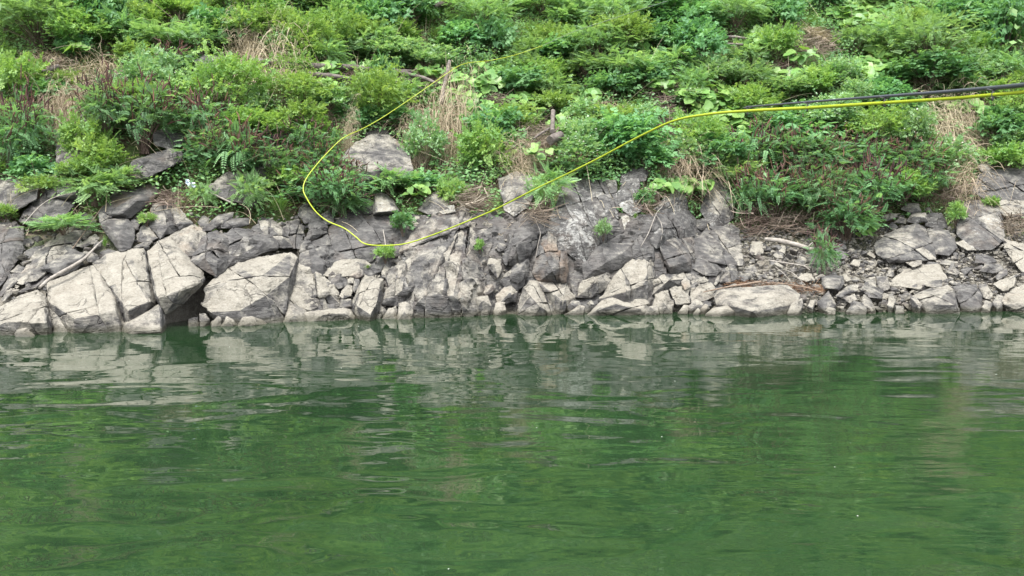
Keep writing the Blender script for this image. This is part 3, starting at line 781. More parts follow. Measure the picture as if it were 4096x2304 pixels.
B_('tall leaning cliff slab with white lichen along its top edge', 'C', [(285, 490), (330, 350), (390, 200), (450, 60), (530, 20), (582, 80), (642, 200), (692, 370), (702, 560), (620, 700), (560, 720), (450, 620)], [(440, 250, .14), (520, 420, .18), (600, 560, .14), (480, 120, .08)], .27, lich=.75, rust=.35, off=.1, chip=.018)
B_('cliff slab hung with dry roots, behind the tall lichen edged slab', 'C', [(560, 30), (700, 60), (862, 45), (882, 220), (872, 362), (780, 392), (690, 442), (640, 240)], [(720, 200, .1), (800, 280, .1)], .34, lich=.7, off=.04, chip=.018)
B_('upright cliff pillar with white lichen face at the top of the deep crack', 'C', [(888, 110), (910, 0), (1040, 0), (1062, 150), (1072, 292), (990, 332), (920, 292), (880, 230)], [(980, 120, .1), (960, 250, .12)], .3, lich=.9, off=.06)
R_('bleached white wedge in the deep crack under the cliff pillar', 'C', [(898, 330), (962, 330), (992, 392), (930, 475), (890, 385)], None, .75, lich=.8, off=.04)
B_('cracked grey cliff block below the root hung slab', 'C', [(688, 560), (690, 445), (790, 400), (872, 378), (922, 470), (800, 505), (742, 565)], [(790, 460, .08)], .38, lich=.3, off=.06)
B_('brown stained cliff rib over the cream base', 'C', [(178, 805), (190, 700), (260, 520), (300, 470), (420, 560), (452, 640), (472, 790), (442, 885), (350, 905), (220, 885)], [(300, 640, .16), (330, 800, .24), (420, 760, .18)], .30, rust=.95, off=.14, chip=.02)
B_('cream pillow shaped base rock at the water under the brown stained rib', 'C', [(38, 1165), (60, 1030), (90, 930), (150, 878), (212, 880), (252, 960), (332, 1060), (365, 1165), (200, 1175)], [(150, 1000, .2), (230, 1090, .22)], .66, off=.16, chip=.016)
B_('cream base rock with a slanting crack beside the pillow shaped base rock', 'C', [(208, 885), (340, 898), (442, 888), (512, 1012), (475, 1080), (432, 1165), (352, 1165), (310, 1045)], [(340, 980, .18), (420, 1050, .18)], .66, rust=.2, off=.12, chip=.016)
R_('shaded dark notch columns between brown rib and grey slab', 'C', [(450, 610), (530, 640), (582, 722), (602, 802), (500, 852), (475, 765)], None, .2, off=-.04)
R_('narrow cream column below the shaded notch', 'C', [(478, 862), (562, 868), (562, 1015), (510, 1012)], None, .62, off=.08)
B_('smooth dark grey slab in the middle of the cliff foot', 'C', [(585, 740), (700, 602), (760, 568), (1000, 568), (1004, 682), (900, 765), (800, 802), (690, 815), (600, 855)], [(760, 660, .12), (900, 660, .12), (680, 780, .1)], .28, off=.1, chip=.016)
B_('cream ledge below the smooth dark grey slab', 'C', [(545, 1012), (562, 900), (640, 828), (800, 790), (822, 882), (742, 962), (650, 1005)], [(680, 890, .12)], .62, off=.1, chip=.022)
B_('great apron of rock sloping to the water, cream with a dark crown', 'C', [(735, 1015), (820, 890), (900, 760), (1000, 690), (1082, 638), (1162, 620), (1184, 900), (1134, 965), (1132, 1080), (1030, 1100), (830, 1100)], [(1000, 780, .14), (950, 960, .26), (1090, 900, .22)], .54, off=.12, chip=.018)
B_('low cream bulge at the waterline in front of the great apron', 'C', [(615, 1170), (730, 1040), (830, 1000), (952, 998), (1042, 1078), (1132, 1040), (1142, 1160), (800, 1170)], [(860, 1060, .14), (720, 1110, .12), (1060, 1110, .12)], .6, off=.26, chip=.022)
B_('dark ribbed cliff edge beside the great apron', 'C', [(1008, 570), (1060, 498), (1142, 560), (1184, 600), (1184, 870), (1110, 710), (1010, 685)], [(1110, 600, .1)], .2, off=.14)
B_('pale cap rock with a bluish tip, topmost of the block pile in dry vines', 'C', [(1182, 285), (1260, 190), (1400, 105), (1442, 140), (1454, 262), (1440, 305), (1300, 312)], [(1380, 180, .14), (1260, 250, .12)], .58, lich=.6, off=.12)
B_('dark squared cliff block under the pale cap rock', 'C', [(1155, 560), (1190, 312), (1300, 300), (1460, 300), (1514, 372), (1532, 482), (1480, 512), (1270, 532), (1200, 602)], [(1300, 380, .16), (1450, 440, .18), (1230, 500, .12)], .26, lich=.25, off=.14)
B_('grey squared cliff block standing below the dark squared one', 'C', [(1215, 575), (1270, 530), (1490, 514), (1512, 602), (1504, 702), (1472, 792), (1310, 812), (1255, 722)], [(1340, 600, .16), (1450, 720, .18), (1300, 760, .14)], .32, rust=.3, off=.12, chip=.016)
B_('wide dark cliff block beside the scree, with a bleached branch across it', 'C', [(1505, 560), (1620, 440), (1800, 398), (1872, 450), (1892, 560), (1905, 742), (1830, 755), (1720, 745), (1600, 690), (1515, 690)], [(1640, 560, .1), (1800, 520, .14), (1780, 690, .12)], .3, off=.08, chip=.02)
B_('pale upper cliff block under the trailing vine leaves', 'C', [(1565, 285), (1620, 120), (1680, 25), (1800, 80), (1834, 200), (1842, 352), (1742, 422), (1640, 432), (1605, 362)], [(1700, 160, .1), (1730, 330, .14)], .55, lich=.45, off=.1, chip=.025)
R_('grey stone plugged between dark squared block and pale upper block', 'C', [(1520, 440), (1530, 372), (1622, 350), (1632, 422), (1590, 462)], None, .45, off=.08)
B_('cream block at the foot of the squared cliff blocks', 'C', [(1168, 985), (1184, 870), (1260, 820), (1420, 800), (1482, 892), (1442, 932), (1300, 935)], [(1300, 870, .14), (1420, 860, .12)], .6, off=.14, chip=.02)
R_('brown grey sloping block beside the cream block, under the dark tumbled boulder', 'C', [(1428, 812), (1600, 808), (1622, 882), (1485, 925)], None, .5, off=.1)
R_('rounded tan block beside the rusty stump stone', 'C', [(1298, 945), (1420, 908), (1462, 960), (1474, 1065), (1352, 1075), (1318, 1002)], [(1390, 970, .12)], .55, rust=.2, off=.2)
R_('square tan block bounded by cracks at the end of the cliff', 'C', [(1470, 945), (1650, 890), (1684, 932), (1672, 1012), (1600, 1045), (1480, 1065)], [(1580, 950, .12)], .52, off=.16)
R_('tan waterline block below the cream block', 'C', [(1155, 1150), (1180, 990), (1290, 948), (1332, 1050), (1334, 1150), (1240, 1158)], [(1250, 1040, .12)], .56, rust=.2, off=.2)
R_('rounded brown stone near the water at the end of the cliff', 'C', [(1458, 1088), (1520, 1028), (1592, 1060), (1562, 1104), (1470, 1115)], None, .44, rust=.6, off=.26)
R_('white rounded stone at the waterline by the brown stone', 'C', [(1375, 1140), (1420, 1074), (1462, 1080), (1456, 1142)], None, .8, off=.3)
R_('low grey stone awash below the tan waterline block', 'C', [(1085, 1148), (1140, 1090), (1202, 1088), (1215, 1150)], None, .42, off=.34)
R_('rusty brown stone with a white rim in the crack of the cliff foot', 'C', [(1398, 890), (1430, 848), (1472, 880), (1478, 930), (1430, 955)], None, .5, rust=1.0, off=.28)
R_('dark flat stone on the cliff foot ledge by the water', 'C', [(458, 1085), (490, 1038), (560, 1044), (572, 1084), (480, 1110)], None, .34, off=.26)
R_('flat grey stone dipping into the water at the cliff foot', 'C', [(435, 1152), (560, 1080), (602, 1090), (592, 1152)], None, .48, off=.3)
R_('small brown wedge stone on the cliff foot ledge', 'C', [(608, 1065), (660, 1038), (684, 1076), (640, 1090)], None, .46, off=.28)
B_('rough dark tumbled boulder at the top of the scree by the cliff', 'C', [(1496, 775), (1540, 688), (1620, 700), (1702, 740), (1734, 782), (1690, 834), (1600, 834)], [(1600, 740, .14), (1660, 790, .12)], .24, off=.2)
B_('grey tumbled boulder with knobbly base next to the dark tumbled boulder', 'C', [(1715, 890), (1760, 770), (1800, 738), (1872, 780), (1864, 862), (1800, 900)], [(1800, 800, .16)], .36, off=.18)
R_('tan stone leaning on the grey tumbled boulder', 'C', [(1668, 905), (1700, 830), (1732, 822), (1722, 882), (1690, 915)], None, .48, off=.14)
R_('slate block with a clean flat top beside the grey tumbled boulder', 'C', [(1858, 865), (1882, 818), (1982, 814), (1994, 850), (1920, 886)], [(1900, 835, .1), (1970, 832, .1)], .34, off=.12)
R_('dark cube behind the slate block with a flat top', 'C', [(1915, 805), (1960, 770), (2012, 748), (2042, 800), (1985, 825)], None, .28, off=.08)
B_('whale backed boulder at the water, cream on top with a dark front', 'C', [(1688, 1015), (1710, 960), (1780, 940), (1990, 925), (2120, 925), (2262, 912), (2375, 990), (2345, 1060), (2240, 1158), (2000, 1165), (1840, 1160), (1705, 1075)], [(1725, 960, .1), (1835, 1085, .26), (1990, 1130, .34), (2070, 1085, .3), (2240, 985, .2), (1900, 985, .16)], .46, off=.28, chip=.008, thick=.5)
R_('long pale flat stone in the water in front of the whale backed boulder', 'C', [(1605, 1150), (1660, 1098), (1820, 1080), (1840, 1130), (1722, 1160)], [(1760, 1105, .08)], .72, off=.5, chip=.008)
R_('small tan stone in the water by the long pale flat stone', 'C', [(1500, 1145), (1540, 1104), (1562, 1128), (1545, 1150)], None, .66, off=.36)
R_('brownish stone near the water left of the whale backed boulder', 'C', [(1545, 1120), (1600, 1066), (1632, 1080), (1602, 1122)], None, .5, rust=.4, off=.3)
R_('grey shard lying on the branch above the whale backed boulder', 'C', [(1775, 945), (1810, 905), (1850, 900), (1915, 940), (1860, 948)], None, .42, off=.3)

# --- tile D: blocks and scree at the far end
B_('great squared grey block above the pale scree, streaked along its bedding', 'D', [(888, 570), (980, 488), (1080, 460), (1230, 400), (1300, 440), (1342, 522), (1382, 622), (1384, 695), (1130, 720), (1010, 725), (905, 655)], [(985, 560, .18), (1200, 480, .22), (1320, 560, .2), (1040, 700, .2)], .35, lich=.2, off=.2, thick=.6, chip=.014)
B_('smaller dark squared block beside the great squared grey block', 'D', [(1318, 462), (1400, 440), (1490, 460), (1542, 540), (1568, 602), (1500, 664), (1390, 652), (1352, 552)], [(1430, 500, .18), (1500, 600, .16)], .28, off=.16, thick=.5, chip=.012)
R_('dark block stacked on the smaller dark squared block', 'D', [(1305, 420), (1318, 312), (1440, 308), (1492, 432), (1420, 455)], [(1390, 370, .12)], .32, lich=.2, off=.14)
R_('blue grey clean slab on the stack above the great squared block', 'D', [(1148, 385), (1180, 325), (1312, 308), (1324, 388), (1205, 402)], [(1200, 345, .1), (1300, 350, .1)], .44, lich=.3, off=.2)
R_('pale speckled slab under the end of the spiked bush', 'D', [(928, 345), (1000, 318), (1100, 318), (1040, 362), (980, 382)], None, .68, lich=.7, off=.16)
R_('pale wedge next to the blue grey clean slab', 'D', [(1036, 395), (1090, 348), (1152, 360), (1142, 405)], None, .6, off=.16)
R_('white rubbly rock on top of the stack above the great squared block', 'D', [(1095, 285), (1150, 232), (1250, 238), (1264, 302), (1200, 322)], None, .66, lich=.6, off=.12)
R_('dark triangular rock in the shade beside the great squared block', 'D', [(978, 425), (1030, 388), (1082, 432), (1042, 465)], None, .25, off=.12)
B_('big rounded boulder with a ring shaped pale scar near its top', 'D', [(1558, 420), (1572, 260), (1680, 208), (1762, 214), (1902, 290), (1944, 370), (1954, 540), (1850, 614), (1740, 614), (1640, 562), (1570, 492)], [(1720, 300, .2), (1860, 420, .24), (1700, 450, .3), (1780, 560, .2)], .34, lich=.35, rust=.3, off=.2, thick=.7, chip=.014)
R_('thin white slab under the big rounded boulder', 'D', [(1556, 565), (1620, 538), (1742, 590), (1754, 622), (1650, 625)], None, .85, lich=.6, off=.2)
B_('broad cream bedrock slab in the middle of the scree', 'D', [(995, 885), (1120, 788), (1250, 748), (1412, 738), (1454, 800), (1492, 862), (1300, 905), (1262, 945), (1130, 915), (1010, 915)], [(1200, 820, .1), (1360, 800, .1)], .80, off=.1, thick=.3, chip=.012)
B_('dark squared boulder at the water beside the near black pyramid', 'D', [(1185, 1005), (1290, 958), (1480, 908), (1544, 960), (1580, 1140), (1450, 1150), (1320, 1140), (1255, 1070)], [(1330, 990, .2), (1500, 950, .2), (1390, 1070, .28), (1550, 1080, .2)], .36, off=.26, chip=.014)
B_('near black pyramid boulder with a greenish striped face at the water', 'D', [(1536, 935), (1590, 908), (1732, 908), (1774, 1000), (1764, 1100), (1690, 1120), (1590, 1068)], [(1700, 960, .2), (1620, 1000, .18)], .16, off=.22, chip=.014)
R_('grey wedge against the near black pyramid boulder', 'D', [(1736, 915), (1800, 908), (1874, 990), (1832, 1034), (1780, 1015)], None, .38, off=.16)
B_('square faced slate block like a cube in the scree', 'D', [(442, 850), (470, 836), (622, 838), (634, 900), (582, 962), (460, 952)], [(480, 850, .12), (610, 855, .14), (480, 935, .14), (575, 945, .14)], .26, off=.18, chip=.006)
R_('grey stone with a flat pale face beside the upright slate', 'D', [(788, 872), (890, 838), (902, 930), (850, 924)], None, .46, off=.14)
R_('upright square slate in the scree below the cream bedrock slab', 'D', [(893, 842), (990, 838), (1014, 940), (962, 962), (910, 924)], [(950, 890, .1)], .32, off=.16, chip=.006)
R_('dark slate slab with a white vein along its edge', 'D', [(756, 945), (810, 888), (842, 930), (962, 962), (932, 1024), (830, 1014)], [(830, 960, .12)], .27, off=.22)
R_('long grey slab slanting below the slate cube', 'D', [(556, 998), (650, 920), (752, 908), (742, 962), (612, 1014)], [(660, 960, .1)], .4, off=.2)
R_('dark grey pyramid with a pale side near the water', 'D', [(406, 1055), (500, 958), (562, 1072), (542, 1108), (470, 1118)], [(490, 1040, .14), (530, 1060, .12)], .34, off=.26, chip=.008)
R_('smooth light grey triangular stone against the whale backed boulder', 'D', [(158, 1140), (190, 1070), (282, 1018), (292, 1072), (252, 1140)], [(230, 1070, .1)], .5, off=.46, chip=.008)
R_('dark low boulder with white flecks, half in the water', 'D', [(645, 1130), (710, 1038), (782, 1060), (814, 1112), (805, 1150), (660, 1150)], [(730, 1080, .12)], .28, lich=.2, off=.34)
R_('long pale brown shard leaning on the flecked boulder', 'D', [(768, 1060), (790, 988), (862, 1040), (894, 1112), (860, 1128)], None, .5, rust=.2, off=.3)
R_('grey tilted plate between dark pyramid and pale brown shard', 'D', [(618, 1015), (720, 978), (742, 1032), (680, 1066)], None, .45, off=.24)
R_('mottled upright stone near the water before the dark squared boulder', 'D', [(986, 1075), (1000, 988), (1030, 978), (1058, 1040), (1032, 1095)], None, .42, lich=.2, off=.26)
R_('small dark block at the water before the dark squared boulder', 'D', [(1058, 1140), (1060, 1078), (1122, 1090), (1130, 1142)], None, .32, off=.32)
R_('narrow shard leaning on the dark squared boulder', 'D', [(1178, 1015), (1212, 1008), (1274, 1072), (1252, 1104)], None, .45, off=.36)
R_('cream wedge stone in the gravel by the dark grey pyramid', 'D', [(326, 1085), (350, 1038), (392, 1038), (372, 1104)], None, .66, off=.3)
R_('cream flat stone before the dark grey pyramid at the water', 'D', [(478, 1120), (500, 1092), (562, 1108), (556, 1148), (500, 1140)], None, .7, off=.38)
R_('lumpy dark stone above another below the big rounded boulder', 'D', [(1708, 724), (1720, 658), (1772, 648), (1892, 700), (1884, 722), (1800, 734)], None, .3, rust=.3, off=.18)
R_('dark elongated stone below the lumpy dark stone', 'D', [(1748, 795), (1800, 728), (1932, 740), (1954, 782), (1870, 818)], [(1840, 770, .1)], .32, off=.18)
R_('grey stone at the end of the dark elongated stone', 'D', [(1888, 855), (1910, 798), (1972, 778), (1984, 822), (1902, 874)], None, .4, off=.16)
R_('slate pyramid on the scree above the cream bedrock slab corner', 'D', [(1478, 805), (1522, 728), (1594, 812), (1560, 834)], None, .34, off=.14)
R_('thin grey plate under the smaller dark squared block', 'D', [(1405, 735), (1470, 698), (1552, 718), (1542, 754)], None, .45, off=.12)
B_('cream slab of bedrock at the picture edge below the straw', 'D', [(1955, 610), (1958, 535), (2035, 550), (2200, 590), (2260, 800), (2100, 800), (2045, 740)], [(2060, 640, .1)], .74, off=.14)
B_('cream and pink rounded boulder at the water, cut by the picture edge', 'D', [(1938, 1045), (1980, 980), (2060, 930), (2160, 915), (2300, 960), (2300, 1120), (2140, 1125), (2050, 1108), (1955, 1066)], [(2080, 1000, .2), (2180, 1060, .22)], .7, rust=.3, off=.24)
R_('cream slab on the scree above the cream and pink boulder', 'D', [(1865, 905), (1960, 848), (2062, 828), (2044, 920), (1950, 965)], None, .68, off=.14)
R_('dark small stone at the water beside the near black pyramid', 'D', [(1766, 1095), (1800, 1038), (1854, 1058), (1834, 1120)], None, .3, off=.28)
R_('grey stone between the near black pyramid and the pink boulder', 'D', [(1858, 1055), (1900, 988), (1954, 1008), (1944, 1085), (1900, 1108)], None, .42, off=.2)
B_('dark jointed cliff at the top of the slope under the straw, far picture edge', 'D', [(1690, 140), (1740, 0), (1900, -50), (2240, -60), (2240, 210), (1960, 178), (1810, 205)], [(1850, 60, .1), (2000, 80, .12)], .33, off=.14, thick=.5, chip=.03)
B_('pale bedrock step below the dark jointed cliff', 'D', [(1876, 268), (1960, 182), (2240, 205), (2240, 345), (1960, 340)], None, .6, off=.1, chip=.03)
R_('dark flat slab under the bush beside the little spiked shrub', 'D', [(478, 592), (500, 556), (642, 578), (654, 612), (570, 624)], [(560, 590, .06)], .26, off=.12)
R_('grey leaning block just under the dark flat slab', 'D', [(558, 702), (570, 620), (644, 638), (642, 694)], None, .34, off=.1)
R_('white chip of stone against the great squared block', 'D', [(818, 655), (840, 628), (894, 672), (882, 694)], None, .7, off=.12)
R_('pale rounded block on the scree below the little white chip', 'D', [(678, 742), (710, 698), (772, 710), (752, 764)], None, .7, off=.1)
R_('pale foot slab under the great squared grey block', 'D', [(1125, 715), (1200, 678), (1282, 678), (1272, 742), (1200, 764)], None, .55, off=.26)
R_('flat dark plate lying on the cream bedrock slab', 'D', [(1266, 905), (1340, 878), (1442, 868), (1442, 922), (1360, 934)], None, .34, off=.3)
R_('flat pale topped stone with dark underside on the scree', 'D', [(236, 855), (300, 808), (362, 818), (384, 862), (320, 884)], [(310, 835, .06)], .6, off=.1)
R_('white fist sized stone beside the slate cube', 'D', [(612, 850), (650, 822), (692, 868), (650, 886)], None, .82, off=.14)
R_('small dark upright stone at the corner of the cream bedrock slab', 'D', [(978, 835), (1000, 768), (1044, 800), (1032, 845)], None, .36, off=.16)
R_('pale block below the driftwood log', 'D', [(85, 632), (110, 575), (150, 590), (140, 650)], None, .62, off=.08)
R_('grey block under the middle of the driftwood log', 'D', [(40, 665), (75, 620), (135, 650), (125, 690), (70, 690)], None, .46, off=.08)
R_('squarish grey block at the thin end of the little spiked shrub', 'D', [(235, 705), (265, 665), (325, 700), (300, 750), (250, 735)], None, .42, off=.1)
R_('tan face of bedrock beside the driftwood log and dry roots', 'C', [(1965, 650), (1985, 545), (2080, 560), (2085, 650), (2020, 665)], None, .6, off=.06)

# --- loose scree stones: a handful of broken shapes shared by many stones
STONE = []
for k in range(16):
    rg = random.Random(100 + k)
    bm = bmesh.new()
    a, b, c = 1.0, rg.uniform(.6, .95), rg.uniform(.42, .8)
    for _ in range(13):
        v = Vector((rg.gauss(0, 1), rg.gauss(0, 1), rg.gauss(0, 1))); v.normalize()
        e = [math.copysign(abs(q) ** .55, q) for q in v]
        bm.verts.new((e[0] * a, e[1] * b, e[2] * c))
    bmesh.ops.convex_hull(bm, input=bm.verts[:])
    bmesh.ops.delete(bm, geom=[v for v in bm.verts if not v.link_faces], context='VERTS')
    bmesh.ops.dissolve_limit(bm, angle_limit=math.radians(9), verts=bm.verts[:], edges=bm.edges[:])
    lay = bm.faces.layers.float.new('facet')
    for f in bm.faces: f[lay] = rg.random()
    bmesh.ops.bevel(bm, geom=bm.edges[:], offset=.05, segments=1, affect='EDGES', clamp_overlap=True)
    m_ = bpy.data.meshes.new('stone'); bm.to_mesh(m_); bm.free()
    m_.materials.append(M['rock'])
    STONE.append(m_)


def inside(px, py, poly):
    x, y = poly[:, 0], poly[:, 1]; x2, y2 = np.roll(x, -1), np.roll(y, -1)
    px = np.asarray(px)[:, None]; py = np.asarray(py)[:, None]
    c = ((y > py) != (y2 > py)) & (px < (x2 - x) * (py - y) / (y2 - y + 1e-9) + x)
    return c.sum(1) % 2 == 1


def on_rock(px, py, grow=1.0):
    r = np.zeros(len(px), bool)
    for p in POLYS:
        c = p.mean(0); q = c + (p - c) * grow
        lo, hi = q.min(0), q.max(0)
        m = (px > lo[0]) & (px < hi[0]) & (py > lo[1]) & (py < hi[1])
        if m.any(): r[m] |= inside(px[m], py[m], q)
    return r


def scatter(region, n, lo, hi, label, group, tone, seed, sep=.75):
    """stones lying on the bank inside an outline of the place"""
    rg = np.random.default_rng(seed)
    reg = np.array(region, float)
    done, recs = [], []
    kind_ = label.split(' stone')[0].replace('small ', '') + ' stone'
    for _ in range(n * 30):
        if len(done) >= n: break
        q = reg.min(0) + rg.random(2) * (reg.max(0) - reg.min(0))
        r = lo + (hi - lo) * rg.random() ** 2.2
        if not inside([q[0]], [q[1]], reg)[0] or on_rock(np.array([q[0]]), np.array([q[1]]), .92)[0]: continue
        if any((q[0] - d[0]) ** 2 + (q[1] - d[1]) ** 2 < (sep * (r + d[2])) ** 2 for d in done): continue
        done.append((q[0], q[1], r))
        where = beside(q, ROCKS)
        p = P(q[0], q[1], .03)
        o = bpy.data.objects.new('stone', STONE[int(rg.integers(16))]); COL.objects.link(o)
        s = r * depth_scale(p)
        o.location = p
        o.scale = (s, s * rg.uniform(.8, 1.1), s * rg.uniform(.7, 1.0))
        o.rotation_euler = (rg.uniform(-.7, .7), rg.uniform(-.7, .7), rg.uniform(0, 6.28))
        o.color = (tone + rg.uniform(-.1, .12), .1, rg.random() * .4, 1)
        props(o, label, 'stone', group)
        recs.append((o, kind_ + ' ' + where, r))
    settle(recs)


SCREE = [(2960, 1020), (3100, 985), (3480, 1000), (3560, 1050), (3800, 1030), (4096, 1080), (4096, 1235), (3330, 1245), (2990, 1160)]
scatter(SCREE, 110, 9, 26, 'small pale angular stone lying loose in the scree among the slate blocks', 'pale loose stones in the scree', .68, 1)
scatter(SCREE, 120, 10, 34, 'small dark slate stone lying loose in the scree among the pale stones', 'dark loose stones in the scree', .28, 2, .6)
scatter([(2650, 1150), (2760, 1120), (2900, 1170), (2980, 1240), (2620, 1245)], 22, 8, 20, 'small tan stone at the waterline between the cliff and the whale backed boulder', 'tan stones by the end of the cliff', .6, 3)
scatter([(1440, 1090), (1520, 1030), (1600, 1010), (1620, 1080), (1500, 1240), (1440, 1240)], 22, 9, 20, 'small tan stone filling the gully between cream slab and pyramid outcrop', 'tan stones in the gully', .56, 4)
scatter([(1820, 1240), (1900, 1060), (2010, 980), (2060, 1000), (2020, 1100), (2040, 1250)], 14, 9, 20, 'small tan stone jammed in the cleft beside the pyramid outcrop', 'tan stones in the cleft', .56, 5)
scatter([(20, 1000), (330, 880), (760, 830), (1000, 880), (900, 960), (420, 1010), (150, 1180), (0, 1220)], 46, 9, 26, 'small grey stone in the gaps of the boulder heap', 'grey stones between the heaped boulders', .42, 6)
scatter([(1040, 880), (1250, 850), (1700, 850), (1640, 900), (1080, 910)], 18, 8, 18, 'small pale stone along the crest above the dark walls', 'pale stones on the crest', .55, 7)
scatter([(3560, 830), (3900, 820), (4090, 900), (4090, 1040), (3800, 1010), (3560, 1000)], 20, 9, 22, 'small pale stone around the big rounded boulder', 'pale stones around the rounded boulder', .6, 8)

# the bedrock that the cliff blocks have broken from, seen in the cracks between them
fx = np.linspace(-2.6, 3.35, 150); ft = np.linspace(-.35, 1.06, 90)
FX, FT = np.meshgrid(fx, ft)
FY = FT * np.interp(FX, T1X, T1V) + np.interp(FX, SX, SY)
fp = np.stack([FX.ravel(), FY.ravel() - .06, base(FX, FY).ravel()], 1)
fd = .09 * chips(fp * np.array([4.2, 4.2, 1.7]), 5) + .05 * chips(fp * np.array([9, 9, 4.0]), 6) + .02 * (vnoise(fp * 12, 7) - .5)
fp += np.array([0, -.72, .4]) * fd[:, None]
ii = (np.arange(89)[:, None] * 150 + np.arange(149)[None]).ravel()
me = mesh_np('cliff_base', fp, np.stack([ii, ii + 1, ii + 151, ii + 150], 1), smooth=True, mat=M['rock'])
fa = me.attributes.new('facet', 'FLOAT', 'FACE'); fa.data.foreach_set('value', np.full(len(ii), .5, np.float32))
me.set_sharp_from_angle(angle=math.radians(17))
o = link('cliff', me); o.color = (.34, .1, .2, 1)
props(o, 'fractured bedrock behind the blocks of the cliff', kind='structure')

# gravel that nobody could count
n = 22000
gx = RNG.uniform(-8.6, 9.0, n); gt = RNG.uniform(-.25, 1.02, n)
gy = gt * np.interp(gx, T1X, T1V) + np.interp(gx, SX, SY)
keep = ((gx > 2.9) | (RNG.random(n) < .15)) & ~((np.abs(gx + 4.05) < .45) & (gt < .7))
gx, gy = gx[keep], gy[keep]; n = len(gx)
gp = np.stack([gx, gy, base(gx, gy) - .0], 1)
gp[:, 2] += .01 + (vnoise(gp * 4, 8) - .5) * .06
cube = np.array([[-1, -1, -1], [1, -1, -1], [1, 1, -1], [-1, 1, -1], [-1, -1, 1], [1, -1, 1], [1, 1, 1], [-1, 1, 1]], float)
cf = np.array([[0, 3, 2, 1], [4, 5, 6, 7], [0, 1, 5, 4], [1, 2, 6, 5], [2, 3, 7, 6], [3, 0, 4, 7]])
sz = .008 + .026 * RNG.random(n) ** 3
V = cube[None] * (1 + RNG.uniform(-.55, .35, (n, 8, 3))) * sz[:, None, None] * np.array([1.2, .9, .7])
a_ = RNG.uniform(0, 6.28, n); b_ = RNG.normal(0, .5, n)
ca, sa, cb, sb = np.cos(a_)[:, None], np.sin(a_)[:, None], np.cos(b_)[:, None], np.sin(b_)[:, None]
y1 = V[..., 1] * cb - V[..., 2] * sb; z1_ = V[..., 1] * sb + V[..., 2] * cb
V = np.stack([V[..., 0] * ca - y1 * sa, V[..., 0] * sa + y1 * ca, z1_], -1) + gp[:, None, :]
Fg = (cf[None] + (np.arange(n) * 8)[:, None, None]).reshape(-1, 4)
me = mesh_np('gravel', V.reshape(-1, 3), Fg, mat=M['rock'])
fa = me.attributes.new('facet', 'FLOAT', 'FACE'); fa.data.foreach_set('value', np.repeat(RNG.random(n), 6).astype(np.float32))
o = link('gravel', me); o.color = (.66, 0, .2, 1)
props(o, 'pale gravel and chips filling the gaps between the rocks', kind='stuff')
# ------------------------------------------------------------------ plants
def unit(v):
    return v / (np.linalg.norm(v, axis=-1, keepdims=True) + 1e-9)


def diamond(p, d, n, L, W):
    """one leaf blade as a quad in (along, side, up) space"""
    d = np.array(d, float); n = np.array(n, float); s = np.cross(n, d)
    p = np.array(p, float)
    return [p, p + d * L * .45 + s * W * .5, p + d * L, p + d * L * .45 - s * W * .5]


def tpl_pinnate(pairs, L, ll, lw, droop, ang=62):
    q = []
    c, s_ = math.cos(math.radians(ang)), math.sin(math.radians(ang))
    for i in range(pairs):
        a = L * (.18 + .8 * i / pairs); z = -droop * (a / L) ** 2 * L
        k = 1 - .35 * (i / pairs)
        for sd in (1, -1):
            q.append(diamond((a, 0, z), (c, sd * s_, -.12), (0, 0, 1), ll * k, lw * k))
    q.append(diamond((L * .95, 0, -droop * L), (1, 0, -.3), (0, 0, 1), ll, lw))
    return np.array(q)


def tpl_sprig(n, L, ll, lw, seed):
    rg = random.Random(seed); q = []
    for i in range(n):
        a = L * (i + .5) / n; sd = 1 if i % 2 else -1
        d = Vector((.6 + rg.uniform(-.3, .3), sd * rg.uniform(.5, 1), rg.uniform(-.35, .5))).normalized()
        nn = Vector((rg.uniform(-.5, .5), rg.uniform(-.5, .5), 1)); nn = (nn - nn.dot(d) * d).normalized()
        q.append(diamond((a, 0, 0), d, nn, ll * rg.uniform(.8, 1.2), lw))
    return np.array(q)


def tpl_broad(n, L, ll, lw, seed):
    rg = random.Random(seed); q = []
    for i in range(n):
        a = L * (i + .3) / n; sd = 1 if i % 2 else -1
        d = np.array(Vector((.7, sd * rg.uniform(.3, 1), rg.uniform(-.5, .2))).normalized())
        up = np.array(Vector((rg.uniform(-.3, .3), rg.uniform(-.3, .3), 1)).normalized())
        s = np.cross(up, d); s /= np.linalg.norm(s); up = np.cross(d, s)
        p = np.array([a, 0, 0]); k = ll * rg.uniform(.75, 1.15); w = lw * k / ll
        tip = p + d * k - up * .12 * k
        for e in (1, -1):
            q.append([p, p + d * k * .28 + s * e * w * .5 + up * .05 * k, p + d * k * .68 + s * e * w * .38, tip])
    return np.array(q)


TPL = {'feather': [tpl_pinnate(7, .18, .054, .024, .35), tpl_pinnate(8, .22, .052, .023, .2)],
       'amorpha': [tpl_pinnate(7, .16, .044, .024, .3), tpl_pinnate(8, .19, .044, .023, .5)],
       'privet': [tpl_sprig(9, .14, .038, .028, 1), tpl_sprig(8, .12, .042, .031, 2)],
       'bramble': [tpl_sprig(7, .13, .048, .034, 5), tpl_sprig(6, .11, .052, .038, 6)],
       'broad': [tpl_broad(5, .15, .085, .055, 3), tpl_broad(4, .13, .095, .06, 4)],
       'bigleaf': [tpl_broad(4, .14, .15, .085, 7)]}
DENS = {'feather': 1.35, 'amorpha': 1.3, 'privet': 2.5, 'bramble': 2.2, 'broad': 1.6, 'bigleaf': .7}


